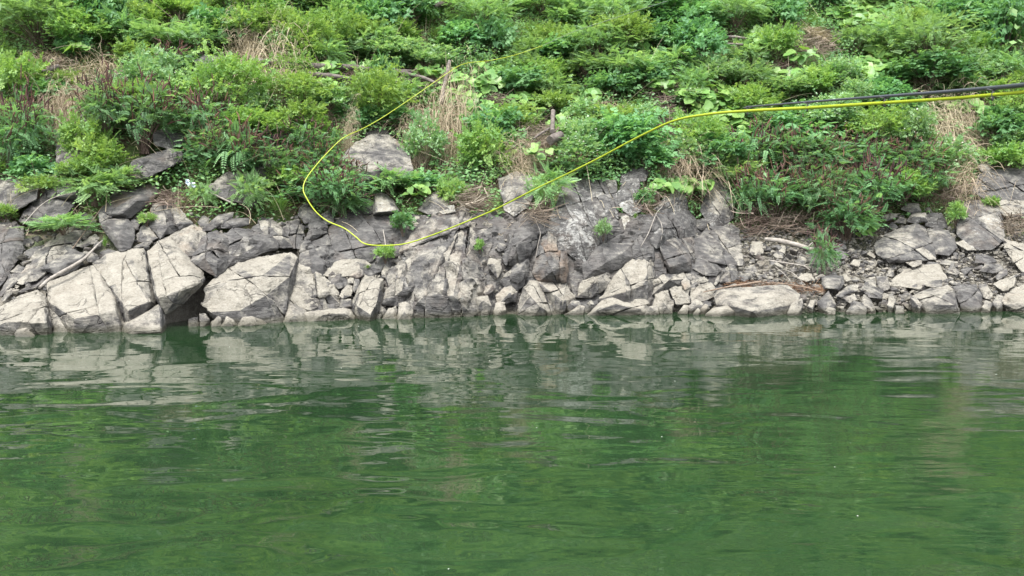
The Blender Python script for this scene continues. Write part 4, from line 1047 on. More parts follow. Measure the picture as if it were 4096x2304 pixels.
def place_leaves(tpl, org, d, nrm, size):
    s = unit(np.cross(nrm, d)); n = np.cross(d, s)
    k = tpl.shape[0]
    t = tpl.reshape(-1, 3)
    V = org[:, None, :] + size[:, None, None] * (t[None, :, [0]] * d[:, None, :] + t[None, :, [1]] * s[:, None, :] + t[None, :, [2]] * n[:, None, :])
    return V.reshape(-1, 3), k


def make_crown(species, R, seed):
    """a shrub crown: leaf sprays gathered in clumps at the ends of the twigs; returns leaf mesh, twig mesh, spike mesh"""
    rg = np.random.default_rng(seed)
    nc = int({.3: 22, .5: 48, .75: 95}[R])
    dirs = unit(rg.normal(0, 1, (nc * 3, 3)))
    dirs = dirs[dirs[:, 2] > -.45][:nc]; nc = len(dirs)
    lump = .5 + .95 * vnoise(dirs * 2.6 + seed, seed)
    rad = (.45 + .55 * rg.random(nc) ** .6) * lump
    cen = dirs * rad[:, None] * np.array([R, R, R * .72]) + np.array([0, 0, R * .72])
    cen[:, 2] = np.maximum(cen[:, 2], .06 * R)
    per = int(9 * DENS[species] * (1.0 if R > .4 else .9))
    idx = np.repeat(np.arange(nc), per)
    cr = .17 * R + .03
    org = cen[idx] + rg.normal(0, 1, (len(idx), 3)) * np.array([cr, cr, cr * .5])
    out = unit(org - np.array([0, 0, R * .35]))
    d = unit(out * np.array([1, 1, .35]) + rg.normal(0, .45, (len(idx), 3)))
    nrm = unit(np.array([0, 0, 1.0]) + .8 * out + rg.normal(0, .33, (len(idx), 3)))
    size = rg.uniform(.75, 1.2, len(idx))
    ct = np.clip(rg.normal(.48, .17, nc), 0, 1)
    tint = np.clip(ct[idx] + rg.normal(0, .12, len(idx)), 0, 1)
    VV, tt = [], []
    which = rg.integers(0, len(TPL[species]), len(idx))
    for w, tpl in enumerate(TPL[species]):
        m = which == w
        if not m.any(): continue
        V, k = place_leaves(tpl, org[m], d[m], nrm[m], size[m])
        VV.append(V); tt.append(np.repeat(tint[m], k))
    V = np.concatenate(VV); tt = np.concatenate(tt)
    leaf = mesh_np(species + '_foliage', V, np.arange(len(V)).reshape(-1, 4), tt, mat=M[{'bigleaf': 'broad'}.get(species, species)])
    tw = []
    for i in rg.permutation(nc)[:int(nc * .7)]:
        c = cen[i]; b = np.array([rg.normal(0, .06 * R), rg.normal(0, .06 * R), -.12])
        mid = b * .5 + c * .5 + np.array([-c[0] * .15, -c[1] * .15, .1 * R]) + rg.normal(0, .03, 3)
        u = np.linspace(0, 1, 6)[:, None]
        pts = (1 - u) ** 2 * b + 2 * u * (1 - u) * mid + u * u * c
        tw.append((pts, np.linspace(.008, .003, 6) * (.7 + R)))
    V, Fq = tubes(tw, 3)
    twig = mesh_np('twigs', V, Fq, np.repeat(rg.uniform(.1, .6, len(tw)), 15), mat=M['twig'])
    spike = None
    if species == 'amorpha':
        sp = []
        top = np.argsort(-(cen[:, 2] + .6 * R * dirs[:, 2]))[:int(nc * .75)]
        for i in top:
            for _ in range(int(rg.integers(3, 7))):
                b = cen[i] + rg.normal(0, cr * .8, 3) + np.array([0, 0, cr * .5]) + dirs[i] * cr * .5
                dd = unit(np.array([0, 0, 1.0]) + .8 * dirs[i] * np.array([1, 1, .3]) + rg.normal(0, .35, 3))
                L = rg.uniform(.09, .17); bend = rg.normal(0, .25, 3)
                u = np.linspace(0, 1, 5)[:, None]
                sp.append((b + dd * L * u + bend * L * u * u, np.array([.005, .010, .010, .008, .003])))
        V, Fq = tubes(sp, 4)
        spike = mesh_np('flower_spikes', V, Fq, np.repeat(rg.random(len(sp)), 16), mat=M['spike'])
    if species == 'bramble':
        m = rg.permutation(len(org))[:int(len(org) * .35)]
        Vp, k = place_leaves(np.array([diamond((-.012, 0, 0), (1, 0, 0), (0, 0, 1), .026, .024)]), org[m] + nrm[m] * .04, d[m], unit(nrm[m] + np.array([0, -.5, 0])), rg.uniform(.7, 1.4, len(m)))
        spike = mesh_np('blossom', Vp, np.arange(len(Vp)).reshape(-1, 4), rg.random(len(m)), mat=M['petal'])
    return leaf, twig, spike


CROWN = {}


def crown(species, R, variant):
    k = (species, R, variant)
    if k not in CROWN:
        CROWN[k] = make_crown(species, R, sum(map(ord, species)) * 7 + int(R * 100) + variant * 31)
    return CROWN[k]


NPL = [0]
PLANTS = []
CENT = []
OPEN = []          # places where the low growth leaves dead material bare
PHRASE = {'feather': 'feathery shrubs on the slope', 'amorpha': 'bushes with dark flower spikes', 'privet': 'small leaved yellowish green shrubs', 'bramble': 'pale flowered brambles', 'broad': 'broad leaved shrubs on the slope', 'bigleaf': 'large leaved plants on the slope'}
SPIKE_NAME = {'amorpha': 'flower_spikes', 'bramble': 'blossom'}


def shrub(species, tile, cx, cy, rx, ry, label, lift=0.0):
    NPL[0] += 1
    i = NPL[0]
    CENT.append((*Q(tile, cx, cy), rx * TS, ry * TS))
    if not label.startswith('low '): PLANTS.append((short(label), *Q(tile, cx, cy), (rx + ry) * TS / 2))
    rg = random.Random(i * 13)
    p0 = PT(tile, cx, cy)
    sc = depth_scale(p0) * TS
    RX, RY = rx * sc * 1.12, ry * sc * 1.18
    p = PT(tile, cx, cy + 1.02 * ry, .06 + lift)
    R = .3 if RX < .38 else (.5 if RX < .62 else .75)
    leaf, twig, spike = crown(species, R, i % 2)
    o = empty({'bigleaf': 'leafy_plant', 'bramble': 'bramble'}.get(species, 'shrub'), p, rg.uniform(0, 6.28))
    sx, sz = RX / R, RY / (R * .72)
    o.scale = (sx, sx * .9, min(sz, 1.7 * sx))
    f = props(link('foliage', leaf, o), kind='stuff')
    props(link('twigs', twig, o), kind='stuff')
    if spike is not None: props(link(SPIKE_NAME[species], spike, o), kind='stuff')
    return props(o, label, {'bigleaf': 'plant', 'bramble': 'bramble'}.get(species, 'shrub'), PHRASE[species])


def make_tuft(n, L, droop, spread, w, seed, mat, lean=(0, 0, 0), mat_spread=.07):
    rg = np.random.default_rng(seed)
    az = rg.uniform(0, 6.283, n); tilt = np.abs(rg.normal(0, spread, n))
    d = np.stack([np.cos(az) * np.sin(tilt), np.sin(az) * np.sin(tilt), np.cos(tilt)], 1) + np.array(lean) * rg.random((n, 1))
    d = unit(d)
    bx = rg.normal(0, mat_spread * L, n); by = rg.normal(0, .07 * L, n)
    b = np.stack([bx, by, np.full(n, -.03) + rg.normal(0, max(0, mat_spread - .07) * L * .8, n)], 1)
    b[:, 1] += b[:, 2] * .9
    ln = L * rg.uniform(.5, 1.1, n); m = 6
    u = np.linspace(0, 1, m)
    g = droop * rg.uniform(.3, 1.5, n)
    h = unit(np.stack([d[:, 0], d[:, 1], np.zeros(n)], 1) + rg.normal(0, .2, (n, 3)) * np.array([1, 1, 0]))
    pts = b[:, None] + d[:, None] * (ln[:, None] * u)[..., None] + h[:, None] * (g * ln * .5)[:, None, None] * (u ** 2)[None, :, None]
    pts[..., 2] -= (g * ln)[:, None] * (u ** 2.3)[None]
    side = unit(np.cross(d, rg.normal(0, 1, (n, 3))))
    ww = w * np.array([.7, 1, 1, .85, .6, .08])
    V = np.stack([pts - side[:, None] * ww[None, :, None] * .5, pts + side[:, None] * ww[None, :, None] * .5], 2).reshape(-1, 3)
    q = np.array([[2 * k, 2 * k + 1, 2 * k + 3, 2 * k + 2] for k in range(m - 1)])
    Fq = (q[None] + (np.arange(n) * 2 * m)[:, None, None]).reshape(-1, 4)
    return mesh_np('grass_blades', V, Fq, np.repeat(np.clip(rg.normal(.5, .22, n), 0, 1), m - 1), mat=M[mat])


TUFT = {'green': [make_tuft(170, .55, .35, .45, .011, k, 'grass') for k in (1, 2)],
        'straw': [make_tuft(520, .5, .9, .95, .0085, k, 'straw', (.25 * (k - 10), -.45, 0), .55) for k in (9, 10, 11, 12)],
        'hang': [make_tuft(520, .55, 1.6, .9, .0085, k, 'straw', (.3 * (k - 14), -.8, 0), .62) for k in (13, 14, 15, 16)],
        'stalk': [make_tuft(30, .75, .12, .38, .006, k, 'straw') for k in (7, 8)]}
GNAME = {'green': ('grass_clump', 'grass clump', 'green grass clumps'), 'straw': ('dry_grass_clump', 'dry grass', 'dry straw clumps'),
         'hang': ('dry_grass_clump', 'dry grass', 'dry straw clumps'), 'stalk': ('stalk_cluster', 'bare stalks', 'bare stalk clusters')}


def tuft(kind, tile, cx, cy, rx, ry, label, lift=0.02):
    NPL[0] += 1
    CENT.append((*Q(tile, cx, cy), rx * TS, ry * TS))
    if kind in ('straw', 'hang'):
        OPEN.append((*Q(tile, cx, cy), rx * TS * .9, ry * TS * .9)); rx *= 1.2; ry *= 1.2; lift += .2
    rg = random.Random(NPL[0] * 17)
    sc = depth_scale(PT(tile, cx, cy)) * TS
    up = {'green': .9, 'straw': .6, 'hang': -.65, 'stalk': .95}[kind]
    p = PT(tile, cx, cy + ry * up, lift + (.12 if kind == 'hang' else 0))
    o = link(GNAME[kind][0], TUFT[kind][NPL[0] % len(TUFT[kind])])
    o.location = p
    H = {'green': .5, 'straw': .5, 'hang': .5, 'stalk': .7}[kind]
    W = {'green': .36, 'straw': .48, 'hang': .48, 'stalk': .36}[kind]
    o.scale = (rx * sc / W, rx * sc / W * .8, 2 * ry * sc / H * (.8 if kind != 'hang' else .9))
    o.rotation_euler = (0, 0, rg.uniform(-.9, .9))
    return props(o, label, GNAME[kind][1], GNAME[kind][2])


# a vine: every large leaf an object of its own
def vine_leaf_mesh(seed):
    rg = random.Random(seed)
    out = [(0, 0), (-.12, .2), (-.02, .42), (.25, .5), (.55, .40), (.82, .2), (1.0, 0)]
    V = [(a, 0, -.06 * a * a + .03 * math.sin(a * 5 + seed)) for a, _ in out]
    n = len(out)
    V[1] = (.05, 0, 0); V[2] = (.2, 0, 0)
    Fq = []
    for sd in (1, -1):
        st = len(V)
        for a, b in out[1:-1]:
            V.append((a + rg.uniform(-.03, .03), sd * b * rg.uniform(.85, 1.1), .16 * b + rg.uniform(-.05, .05) - .12 * a * a))
        L = [0] + list(range(st, st + n - 2)) + [n - 1]
        for k in range(n - 1):
            f = [k, k + 1, L[k + 1], L[k]]
            f = list(dict.fromkeys(f))
            Fq.append(f if sd > 0 else f[::-1])
    me = bpy.data.meshes.new('vine_leaf'); me.from_pydata(V, [], Fq)
    me.polygons.foreach_set('use_smooth', np.ones(len(me.polygons), dtype=bool))
    at = me.attributes.new('tint', 'FLOAT', 'FACE'); at.data.foreach_set('value', np.full(len(me.polygons), .2 + .15 * (seed % 5), np.float32))
    me.materials.append(M['kudzu'])
    return me


VLEAF = [vine_leaf_mesh(k) for k in range(5)]


def vine(tile, cx, cy, rx, ry, n, label, size=39, hang=False):
    NPL[0] += 1
    rg = np.random.default_rng(NPL[0] * 19)
    c = PT(tile, cx, cy)
    root = empty('vine', c)
    CENT.append((*Q(tile, cx, cy), rx * TS * .8, ry * TS * .8))
    n = int(n * 1.4)
    pos = []
    for k in range(n):
        a = rg.uniform(0, 6.283); r = math.sqrt(rg.random())
        p = PT(tile, cx + math.cos(a) * r * rx, cy + math.sin(a) * r * ry, rg.uniform(.25, .5) + (.22 * (1 - r * r)))
        pos.append(p)
        o = link('leaf', VLEAF[int(rg.integers(5))], root)
        s = size * depth_scale(p) * rg.uniform(.6, 1.25)
        nrm = Vector((rg.normal(0, .35), -.55 + rg.normal(0, .3), .85 + rg.normal(0, .2))).normalized()
        d = Vector((rg.normal(0, .8), -.6, -.35 + rg.normal(0, .3)))
        d = (d - d.dot(nrm) * nrm).normalized()
        m3 = Matrix((d, nrm.cross(d), nrm)).transposed()
        o.location = Vector(p) - Vector(c)
        o.rotation_euler = m3.to_euler()
        o.scale = (s, s, s)
    st = []
    for k in range(max(2, n // 7)):
        ids = rg.permutation(n)[:5]
        q = np.array([pos[i] for i in ids]) - c
        q = q[np.argsort(q[:, 0] + .3 * q[:, 2])]
        st.append((spline(q - np.array([0, 0, .03]), 16), np.full(16, .004)))
    V, Fq = tubes(st, 3)
    props(link('stem', mesh_np('vine_stem', V, Fq, np.full(len(Fq), .5), mat=M['vine_stem']), root), kind='stuff')
    return props(root, label, 'vine', 'broad leaved vines')


def brush(tile, cx, cy, rx, ry, n, label, layered=0.0, seed=0):
    CENT.append((*Q(tile, cx, cy), rx * TS, ry * TS)); OPEN.append((*Q(tile, cx, cy + .15 * ry), rx * TS * .9, ry * TS * 1.0))
    rg = np.random.default_rng(seed + 900)
    c = PT(tile, cx, cy)
    st, tn = [], []
    for k in range(n):
        a = rg.uniform(0, 6.283); r = math.sqrt(rg.random())
        p = PT(tile, cx + math.cos(a) * r * rx, cy + math.sin(a) * r * ry, rg.uniform(.12, .5)) - c
        L = rg.uniform(.12, .5)
        d = unit(np.array([rg.normal(0, 1), rg.normal(0, .5), rg.normal(0, .45 * (1 - layered)) - .05]))
        u = np.linspace(-.5, .5, 5)[:, None]
        st.append((p + d * L * u + rg.normal(0, .12 * L, 3) * (4 * u * u), np.linspace(1, .5, 5) * rg.choice([.003, .004, .006, .011], p=[.3, .35, .25, .1])))
        tn += [np.clip(rg.normal(.5, .25), 0, 1)] * 12
    V, Fq = tubes(st, 3)
    o = link('brush_pile', mesh_np('dead_twigs', V, Fq, tn, mat=M['twig']))
    o.location = c
    return props(o, label, 'brush pile', 'heaps of dead brush')


S, T = shrub, tuft
# near end, top
S('feather', 'a', 330, 190, 330, 170, 'largest feathery pale green shrub, in tiers above the straw and log end')
S('feather', 'a', 60, 90, 160, 130, 'bright feathery shrub filling the upper corner beside the largest one')
S('broad', 'a', 850, 120, 130, 150, 'dark upright leafy sapling standing behind the largest feathery shrub')
S('feather', 'a', 640, 40, 180, 80, 'soft pale feathery shrub touching the top edge behind the dark sapling')
S('feather', 'a', 1010, 70, 130, 80, 'feathery shrub at the top edge just past the dark sapling')
S('feather', 'a', 1040, 270, 150, 90, 'light green feathery shrub with long arching fronds by the dark sapling')
S('feather', 'a', 1350, 330, 200, 90, 'wide low feathery shrub above the white flowered bramble')
S('feather', 'a', 1660, 330, 170, 100, 'pale feathery shrub beside the high pale outcrop')
S('privet', 'a', 1480, 90, 160, 70, 'small shrub with orange tinted new leaves high on the slope')
S('broad', 'a', 1850, 250, 130, 110, 'dark broad leaved bush just above the high pale outcrop')
S('privet', 'a', 140, 660, 160, 150, 'yellowish small leaved shrub below the straw mat at the near edge')
S('privet', 'a', 1880, 790, 240, 210, 'large rounded yellow green shrub below the reddish straw mat')
S('amorpha', 'a', 220, 1150, 230, 190, 'spiked bush over the grey slab at the near edge')
S('amorpha', 'a', 40, 1290, 150, 150, 'lowest spiked bush at the near picture edge')
S('bramble', 'a', 1240, 660, 170, 150, 'white flowered bramble above the big spiked bush')
S('bramble', 'a', 1430, 790, 150, 100, 'pale flowered bramble between the first bramble and the yellow green shrub')
S('amorpha', 'a', 880, 950, 200, 160, 'spiked bush beside the tan straw and the white stick')
S('amorpha', 'a', 1200, 1020, 260, 180, 'big grey green spiked bush in front of the lichen covered rock')
S('amorpha', 'a', 1720, 1080, 230, 150, 'spiked bush below the large rounded yellow green shrub')
S('amorpha', 'a', 1780, 1250, 200, 110, 'spiked bush hanging over the cracked cliff slab')
S('amorpha', 'a', 1970, 1330, 170, 140, 'spiked bush between cracked cliff slab and pale dome rock')
S('amorpha', 'a', 1420, 530, 120, 80, 'small spiked bush rising out of the white flowered bramble')
S('privet', 'a', 720, 1180, 140, 160, 'bright leafy shrub in front of the upright grey bedrock face')
S('privet', 'a', 850, 1360, 150, 110, 'light green shrub hugging the tilted brown grey slab')
S('broad', 'a', 630, 390, 90, 70, 'cluster of rounded bluish leaves on the dark bank under the largest shrub')
S('privet', 'a', 540, 690, 90, 60, 'fresh green seedling clump beside the old log end')
S('privet', 'a', 60, 960, 120, 100, 'yellowish shrub under the arching straw at the near edge')
T('straw', 'a', 600, 850, 150, 130, 'tan straw clump spilling above the upright grey bedrock face')
T('hang', 'a', 560, 1000, 110, 130, 'tan straw hanging down over the upright grey bedrock face')
T('straw', 'a', 860, 560, 170, 110, 'dry grass with tall stems beside the pile of grey branches')
T('hang', 'a', 2040, 420, 110, 120, 'reddish tan straw mat beside the high pale outcrop')
T('straw', 'a', 400, 470, 150, 70, 'matted straw under the largest feathery shrub')
T('straw', 'a', 170, 850, 220, 60, 'long arching pale grass at the near picture edge')
T('green', 'a', 990, 460, 60, 70, 'small dark green grass clump beside the tall dry stems')
T('stalk', 'a', 860, 430, 150, 140, 'tall pale dry stems fanning up below the dark sapling')
T('stalk', 'a', 1500, 150, 160, 140, 'tall dry stems near the shrub with orange tinted leaves')
# between the first shrubs and the logs
S('feather', 'b', 640, 60, 240, 80, 'misty pale feathery shrub at the top edge above the logs')
S('feather', 'b', 700, 150, 190, 80, 'second tier of pale feathery growth above the yellow shrubs')
S('privet', 'b', 90, 90, 130, 100, 'yellowish shrub at the top edge beside the brown stems')
S('broad', 'b', 1060, 90, 180, 120, 'dark leafy bush in the shade at the top edge')
S('broad', 'b', 1300, 90, 160, 110, 'deep green bush under the dark hollow at the top edge')
S('privet', 'b', 150, 260, 120, 100, 'sparse yellow green shrub above the straw bank, nearest the outcrop')
S('privet', 'b', 400, 300, 170, 120, 'yellow green shrub standing high above the log ends')
S('privet', 'b', 640, 280, 150, 130, 'yellow green shrub above the upper log')
S('privet', 'b', 840, 270, 140, 110, 'yellow green shrub beside the leaf covered sapling')
S('privet', 'b', 360, 430, 130, 80, 'shrub with pinkish new tips leaning on the upper log')
S('privet', 'b', 340, 590, 115, 100, 'rounded bright shrub growing across both logs')
S('bramble', 'b', 1160, 450, 210, 80, 'greyish low growth behind the end of the logs')
S('bramble', 'b', 1400, 500, 180, 70, 'dark mixed growth just uphill of the leaning post')
S('feather', 'b', 1850, 170, 220, 130, 'feathery dark green shrub left of the bright grass field')
S('broad', 'b', 1720, 330, 170, 90, 'leafy bush in front of the feathery one by the small stump')
S('broad', 'b', 1960, 330, 100, 120, 'light heart leaved sapling by the small grey stump')
S('broad', 'b', 1010, 200, 120, 120, 'sapling smothered with heart shaped leaves above the logs')
S('privet', 'b', 980, 850, 230, 180, 'bush with drooping yellowish seed clusters under the logs')
S('broad', 'b', 1090, 1000, 170, 70, 'maple like leaves fringing the bluish rock top')
S('feather', 'b', 1280, 780, 160, 80, 'feathery sprig growing below the tangle of vines')
S('broad', 'b', 1060, 640, 95, 110, 'heart leaved climber hanging from the upper log')
S('privet', 'b', 170, 1060, 170, 90, 'yellowish shrub half hiding the grey rock face')
S('privet', 'b', 390, 970, 140, 110, 'yellow olive shrub uphill of the fly line')
S('privet', 'b', 480, 1090, 130, 70, 'low yellow olive shrub touching the fly line')
S('bramble', 'b', 600, 850, 150, 80, 'greyish thicket under the lower log')
S('amorpha', 'b', 400, 1240, 200, 120, 'spiked bush just inside the fly line where it turns down')
S('amorpha', 'b', 150, 1370, 200, 110, 'spiked bush over the grey slab behind the fly line')
S('amorpha', 'b', 520, 1400, 210, 110, 'spiked bush beside the foot of the pale dome rock')
S('amorpha', 'b', 800, 1450, 150, 50, 'spiked sprays crossing the pale dome rock')
S('bramble', 'b', 1400, 1180, 110, 150, 'leafy tangle between the dome rock and the tan straw fall')
S('privet', 'b', 1900, 1250, 160, 160, 'mixed green thicket beside the tan straw fall')
S('broad', 'b', 1950, 1080, 140, 110, 'dark leafy thicket under the vine patch')
T('hang', 'b', 70, 620, 170, 150, 'broad bank of tan straw at the end of the logs')
T('hang', 'b', 220, 790, 130, 110, 'lower part of the tan straw bank by the yellowish shrub')
T('straw', 'b', 660, 880, 130, 90, 'grey straw in the thicket below the lower log')
T('hang', 'b', 770, 1230, 60, 120, 'strip of straw hanging beside the dome rock')
T('straw', 'b', 1350, 930, 140, 90, 'rust coloured straw under the root bundle')
T('hang', 'b', 1600, 1150, 150, 210, 'largest tan straw fall, pouring down under the leaning post')
T('hang', 'b', 1290, 1330, 70, 130, 'straw edging the far side of the dome rock')
T('green', 'b', 1500, 250, 140, 110, 'tall green grass beside the small grey stump')
T('green', 'b', 260, 230, 70, 90, 'dark green grass between the sparse yellow shrubs')
T('stalk', 'b', 1400, 250, 100, 150, 'tall straw stems sticking up in the green grass')
T('stalk', 'b', 850, 560, 120, 180, 'upright dry stems in front of the logs')
T('stalk', 'b', 1700, 750, 120, 260, 'very tall dry stems rising past the vine patch')
# middle of the slope
T('green', 'c', 170, 200, 210, 130, 'brightest green tall grass field at the top of the slope')
T('green', 'c', 60, 330, 160, 100, 'lower end of the bright grass field by the sapling')
T('green', 'c', 450, 150, 130, 90, 'bright grass under the feathery shrub at the top edge')
T('green', 'c', 640, 290, 150, 70, 'yellow green grass among the feathery shrubs')
S('feather', 'c', 250, 40, 180, 60, 'pale shrub along the top edge over the bright grass field')
S('feather', 'c', 420, 150, 120, 60, 'feathery shrub in the bright grass')
S('feather', 'c', 850, 130, 190, 130, 'blue green feathery shrub crossed by the clear leader')
S('feather', 'c', 650, 60, 150, 80, 'small feathery shrub on the top edge before the blue green one')
S('feather', 'c', 690, 380, 200, 110, 'layered light green feathery shrub at the middle of the slope')
S('feather', 'c', 940, 560, 200, 90, 'yellow green feathery shrub above the brown hollow')
S('feather', 'c', 630, 560, 170, 80, 'feathery shrub with pointed tiers beside the yellow green one')
S('broad', 'c', 390, 460, 180, 80, 'sapling with long bluish leaves and a leaning dark stem')
S('broad', 'c', 1250, 90, 280, 110, 'wide dark green bush along the top edge')
S('broad', 'c', 1480, 200, 220, 100, 'dark green bush below the wide one')
S('broad', 'c', 1540, 430, 170, 160, 'upright sapling with drooping yellowish top leaves')
S('broad', 'c', 1230, 350, 170, 90, 'dark leafy growth behind the upright sapling')
S('feather', 'c', 1840, 110, 180, 110, 'blue green feathery shrub before the white blossoms')
S('bramble', 'c', 2030, 60, 130, 70, 'white blossoming bramble at the top edge')
S('feather', 'c', 100, 570, 150, 90, 'soft pale feathery shrub below the end of the yellow line')
S('feather', 'c', 330, 760, 150, 80, 'feathery shrub right above the upright post')
S('privet', 'c', 310, 850, 110, 70, 'small yellow shrub touching the upright post')
S('broad', 'c', 1100, 640, 150, 80, 'leafy edge above the brown hollow')
S('privet', 'c', 820, 1020, 190, 100, 'light shrub above the diagonal yellow line')
S('broad', 'c', 950, 1200, 250, 150, 'dense dark thicket where the yellow line passes')
S('bramble', 'c', 640, 1160, 160, 110, 'greyish dense thicket below the upright post')
S('bramble', 'c', 550, 1290, 160, 80, 'low bramble tangle over the tall cliff slab')
S('privet', 'c', 1500, 1110, 150, 140, 'yellow green bush under the field of vine leaves')
S('broad', 'c', 1700, 1290, 200, 110, 'shaded bush at the foot of the vine field')
S('feather', 'c', 1950, 640, 160, 90, 'feathery shrub with fine pale leaves beside the vine field')
S('amorpha', 'c', 470, 1390, 210, 60, 'spiked sprays along the crest of the tall cliff slab')
S('amorpha', 'c', 2000, 1300, 150, 120, 'dull spiked bush at the edge of the vine field')
S('broad', 'c', 1130, 1330, 130, 80, 'dark leaves over the wet dark rock')
T('straw', 'c', 780, 890, 180, 70, 'pale dry grass bank below the feathery shrubs')
T('green', 'c', 1020, 840, 120, 60, 'thin green grass at the lip of the brown hollow')
T('hang', 'c', 90, 1370, 130, 90, 'straw fringe over the high pale grey slab')
T('hang', 'c', 1380, 1370, 200, 80, 'straw fringe above the cliff pillar and the vine leaves')
T('green', 'c', 1300, 1290, 70, 50, 'olive tuft of grass under the layered brush')
T('green', 'c', 1780, 500, 60, 90, 'single tall grass clump beside the upright sapling')
# far end of the slope
T('green', 'd', 370, 140, 140, 110, 'bright green reed like grass clump near the top edge, far end')
S('broad', 'd', 110, 110, 130, 110, 'dark rounded bush beside the reed like grass clump')
S('feather', 'd', 1340, 400, 300, 170, 'large glowing yellow green feathery shrub at the far end')
S('broad', 'd', 1330, 610, 260, 110, 'dark green underside growth below the large yellow green shrub')
S('privet', 'd', 60, 370, 130, 110, 'small yellow green shrub beside the grey twig heap')
S('privet', 'd', 1740, 430, 130, 90, 'yellow green shrub past the largest one, far end')
S('feather', 'd', 1950, 560, 140, 90, 'feathery shrub just above the rod')
S('broad', 'd', 1960, 240, 170, 190, 'dark bush by the far picture edge near the top')
S('broad', 'd', 1600, 180, 180, 110, 'mixed green growth near the top beside the far dark bush')
S('bramble', 'd', 620, 640, 160, 90, 'pale dotted bramble above the rod')
S('bramble', 'd', 200, 740, 190, 70, 'pale thicket just above the rod')
S('bramble', 'd', 500, 1000, 210, 130, 'grey green thicket below the rod')
S('broad', 'd', 330, 930, 130, 60, 'sapling with pale toothed leaves just under the rod')
S('bigleaf', 'd', 180, 1140, 220, 130, 'plant with very large oak like leaves below the rod')
S('privet', 'd', 900, 1090, 220, 130, 'mixed light thicket over the large spiked bush')
S('bramble', 'd', 1180, 1150, 160, 150, 'pale leaved thicket beside the tan straw of the far end')
S('broad', 'd', 1900, 1080, 180, 120, 'dark bush above the jointed cliff at the far edge')
S('privet', 'd', 1850, 760, 120, 50, 'yellow leaved plant half hidden behind the rod')
T('green', 'd', 1430, 820, 140, 70, 'dark green grass hanging just under the rod')
T('straw', 'd', 410, 260, 150, 50, 'bleached straw on top of the grey twig heap')
T('hang', 'd', 1400, 1090, 170, 120, 'tan straw bank below the dark green grass of the far end')
T('hang', 'd', 1670, 1230, 110, 160, 'long tan straw falling above the little grey bedrock cubes')
T('straw', 'd', 1040, 960, 100, 50, 'small pale straw patch under the rod')
T('stalk', 'd', 1650, 1000, 90, 130, 'pale dry stems beside the tan straw of the far end')
T('stalk', 'd', 1950, 150, 120, 130, 'bleached stems by the far dark bush')
S('amorpha', 'd', 280, 1330, 320, 140, 'dark spiked bush, upper near part of the wide bank of spikes')
S('amorpha', 'd', 750, 1330, 290, 130, 'spiked bush under the mixed light thicket')
S('amorpha', 'd', 1180, 1370, 220, 110, 'spiked bush below the pale leaved thicket')
S('amorpha', 'D', 60, 210, 230, 130, 'spiked bush drooping over the dry roots by the cliff end')
S('amorpha', 'D', 420, 180, 300, 160, 'widest spiked bush, above the driftwood log')
S('amorpha', 'D', 860, 200, 250, 160, 'spiked bush overhanging the great squared grey block', .1)
S('privet', 'D', 1090, 110, 160, 110, 'light shrub behind the white rubbly rock')
S('amorpha', 'D', 1270, 90, 200, 90, 'spiked bush above the straw and the big rounded boulder')
S('amorpha', 'D', 650, 390, 210, 110, 'low spiked branches sweeping over the dead twigs', .12)
S('amorpha', 'D', 455, 665, 85, 105, 'small lone spiked shrub growing in the scree', .1)
S('privet', 'D', 1555, 330, 55, 60, 'small green sprig growing against the big rounded boulder', .25)
S('privet', 'D', 1840, 230, 50, 40, 'small green sprig under the jointed cliff')
T('hang', 'D', 1560, 120, 150, 100, 'pale straw between the bush and the jointed cliff')
# on and between the rocks
S('feather', 'A', 780, 110, 180, 90, 'feathery shrub in the gap behind the ramp slab')
S('feather', 'A', 1040, 40, 140, 70, 'feathery shrub over the top of the ramp slab')
S('privet', 'A', 320, 90, 100, 70, 'pale sprigs beside the dark cap rock')
S('feather', 'A', 530, 415, 160, 50, 'flat fern like plant above the long pale slab', .12)
S('feather', 'A', 1690, 180, 80, 75, 'small feathery plant by the pale leaning branch')
S('feather', 'A', 2060, 170, 110, 110, 'feathery plant at the end of the cracked cliff slab')
S('privet', 'A', 1215, 365, 45, 40, 'tiny bright sprig in the gap below the ramp slab', .12)
S('privet', 'A', 40, 330, 80, 50, 'pale sprig above the tall dark boulder')
T('green', 'A', 870, 520, 35, 70, 'grass tuft beside the end of the white driftwood stick', .12)
T('stalk', 'A', 1480, 190, 150, 190, 'fan of bare grey stalks above the crest rocks')
T('stalk', 'A', 100, 190, 60, 170, 'few dark bare stalks in front of the broad pale slab')
S('amorpha', 'B', 620, 140, 290, 130, 'low spiked bush inside the loop of the fly line')
S('amorpha', 'B', 720, 240, 150, 80, 'dark lower edge of the bush inside the fly line loop')
T('green', 'B', 200, 200, 160, 90, 'long grass on the crest by the fly line')
S('privet', 'B', 1070, 650, 55, 50, 'bright leafy plant in the gully under the white stick', .14)
S('broad', 'B', 1215, 380, 55, 85, 'tall weed beside the white faced crest block', .12)
T('green', 'B', 1545, 660, 30, 35, 'small grass tuft growing from the pyramid outcrop', .36)
T('green', 'B', 925, 745, 35, 25, 'small grass tuft above the gully rubble', .12)
T('green', 'B', 1490, 485, 25, 30, 'tiny grass tuft near the top of the pyramid outcrop', .3)
S('privet', 'B', 1855, 590, 30, 40, 'small sprig on the ribbed bank rock', .14)
S('feather', 'B', 1100, 60, 140, 70, 'feathery growth behind the white faced crest block')
S('broad', 'B', 1350, 60, 110, 55, 'rounded leaves above the pale hump of rock')
S('privet', 'B', 1620, 140, 80, 80, 'grassy shrub behind the pyramid tip')
T('green', 'B', 1280, 60, 110, 60, 'grass behind the pale hump of rock')
S('feather', 'C', 290, 120, 120, 110, 'feathery bush between the pale grey slab and the tall cliff slab', .1)
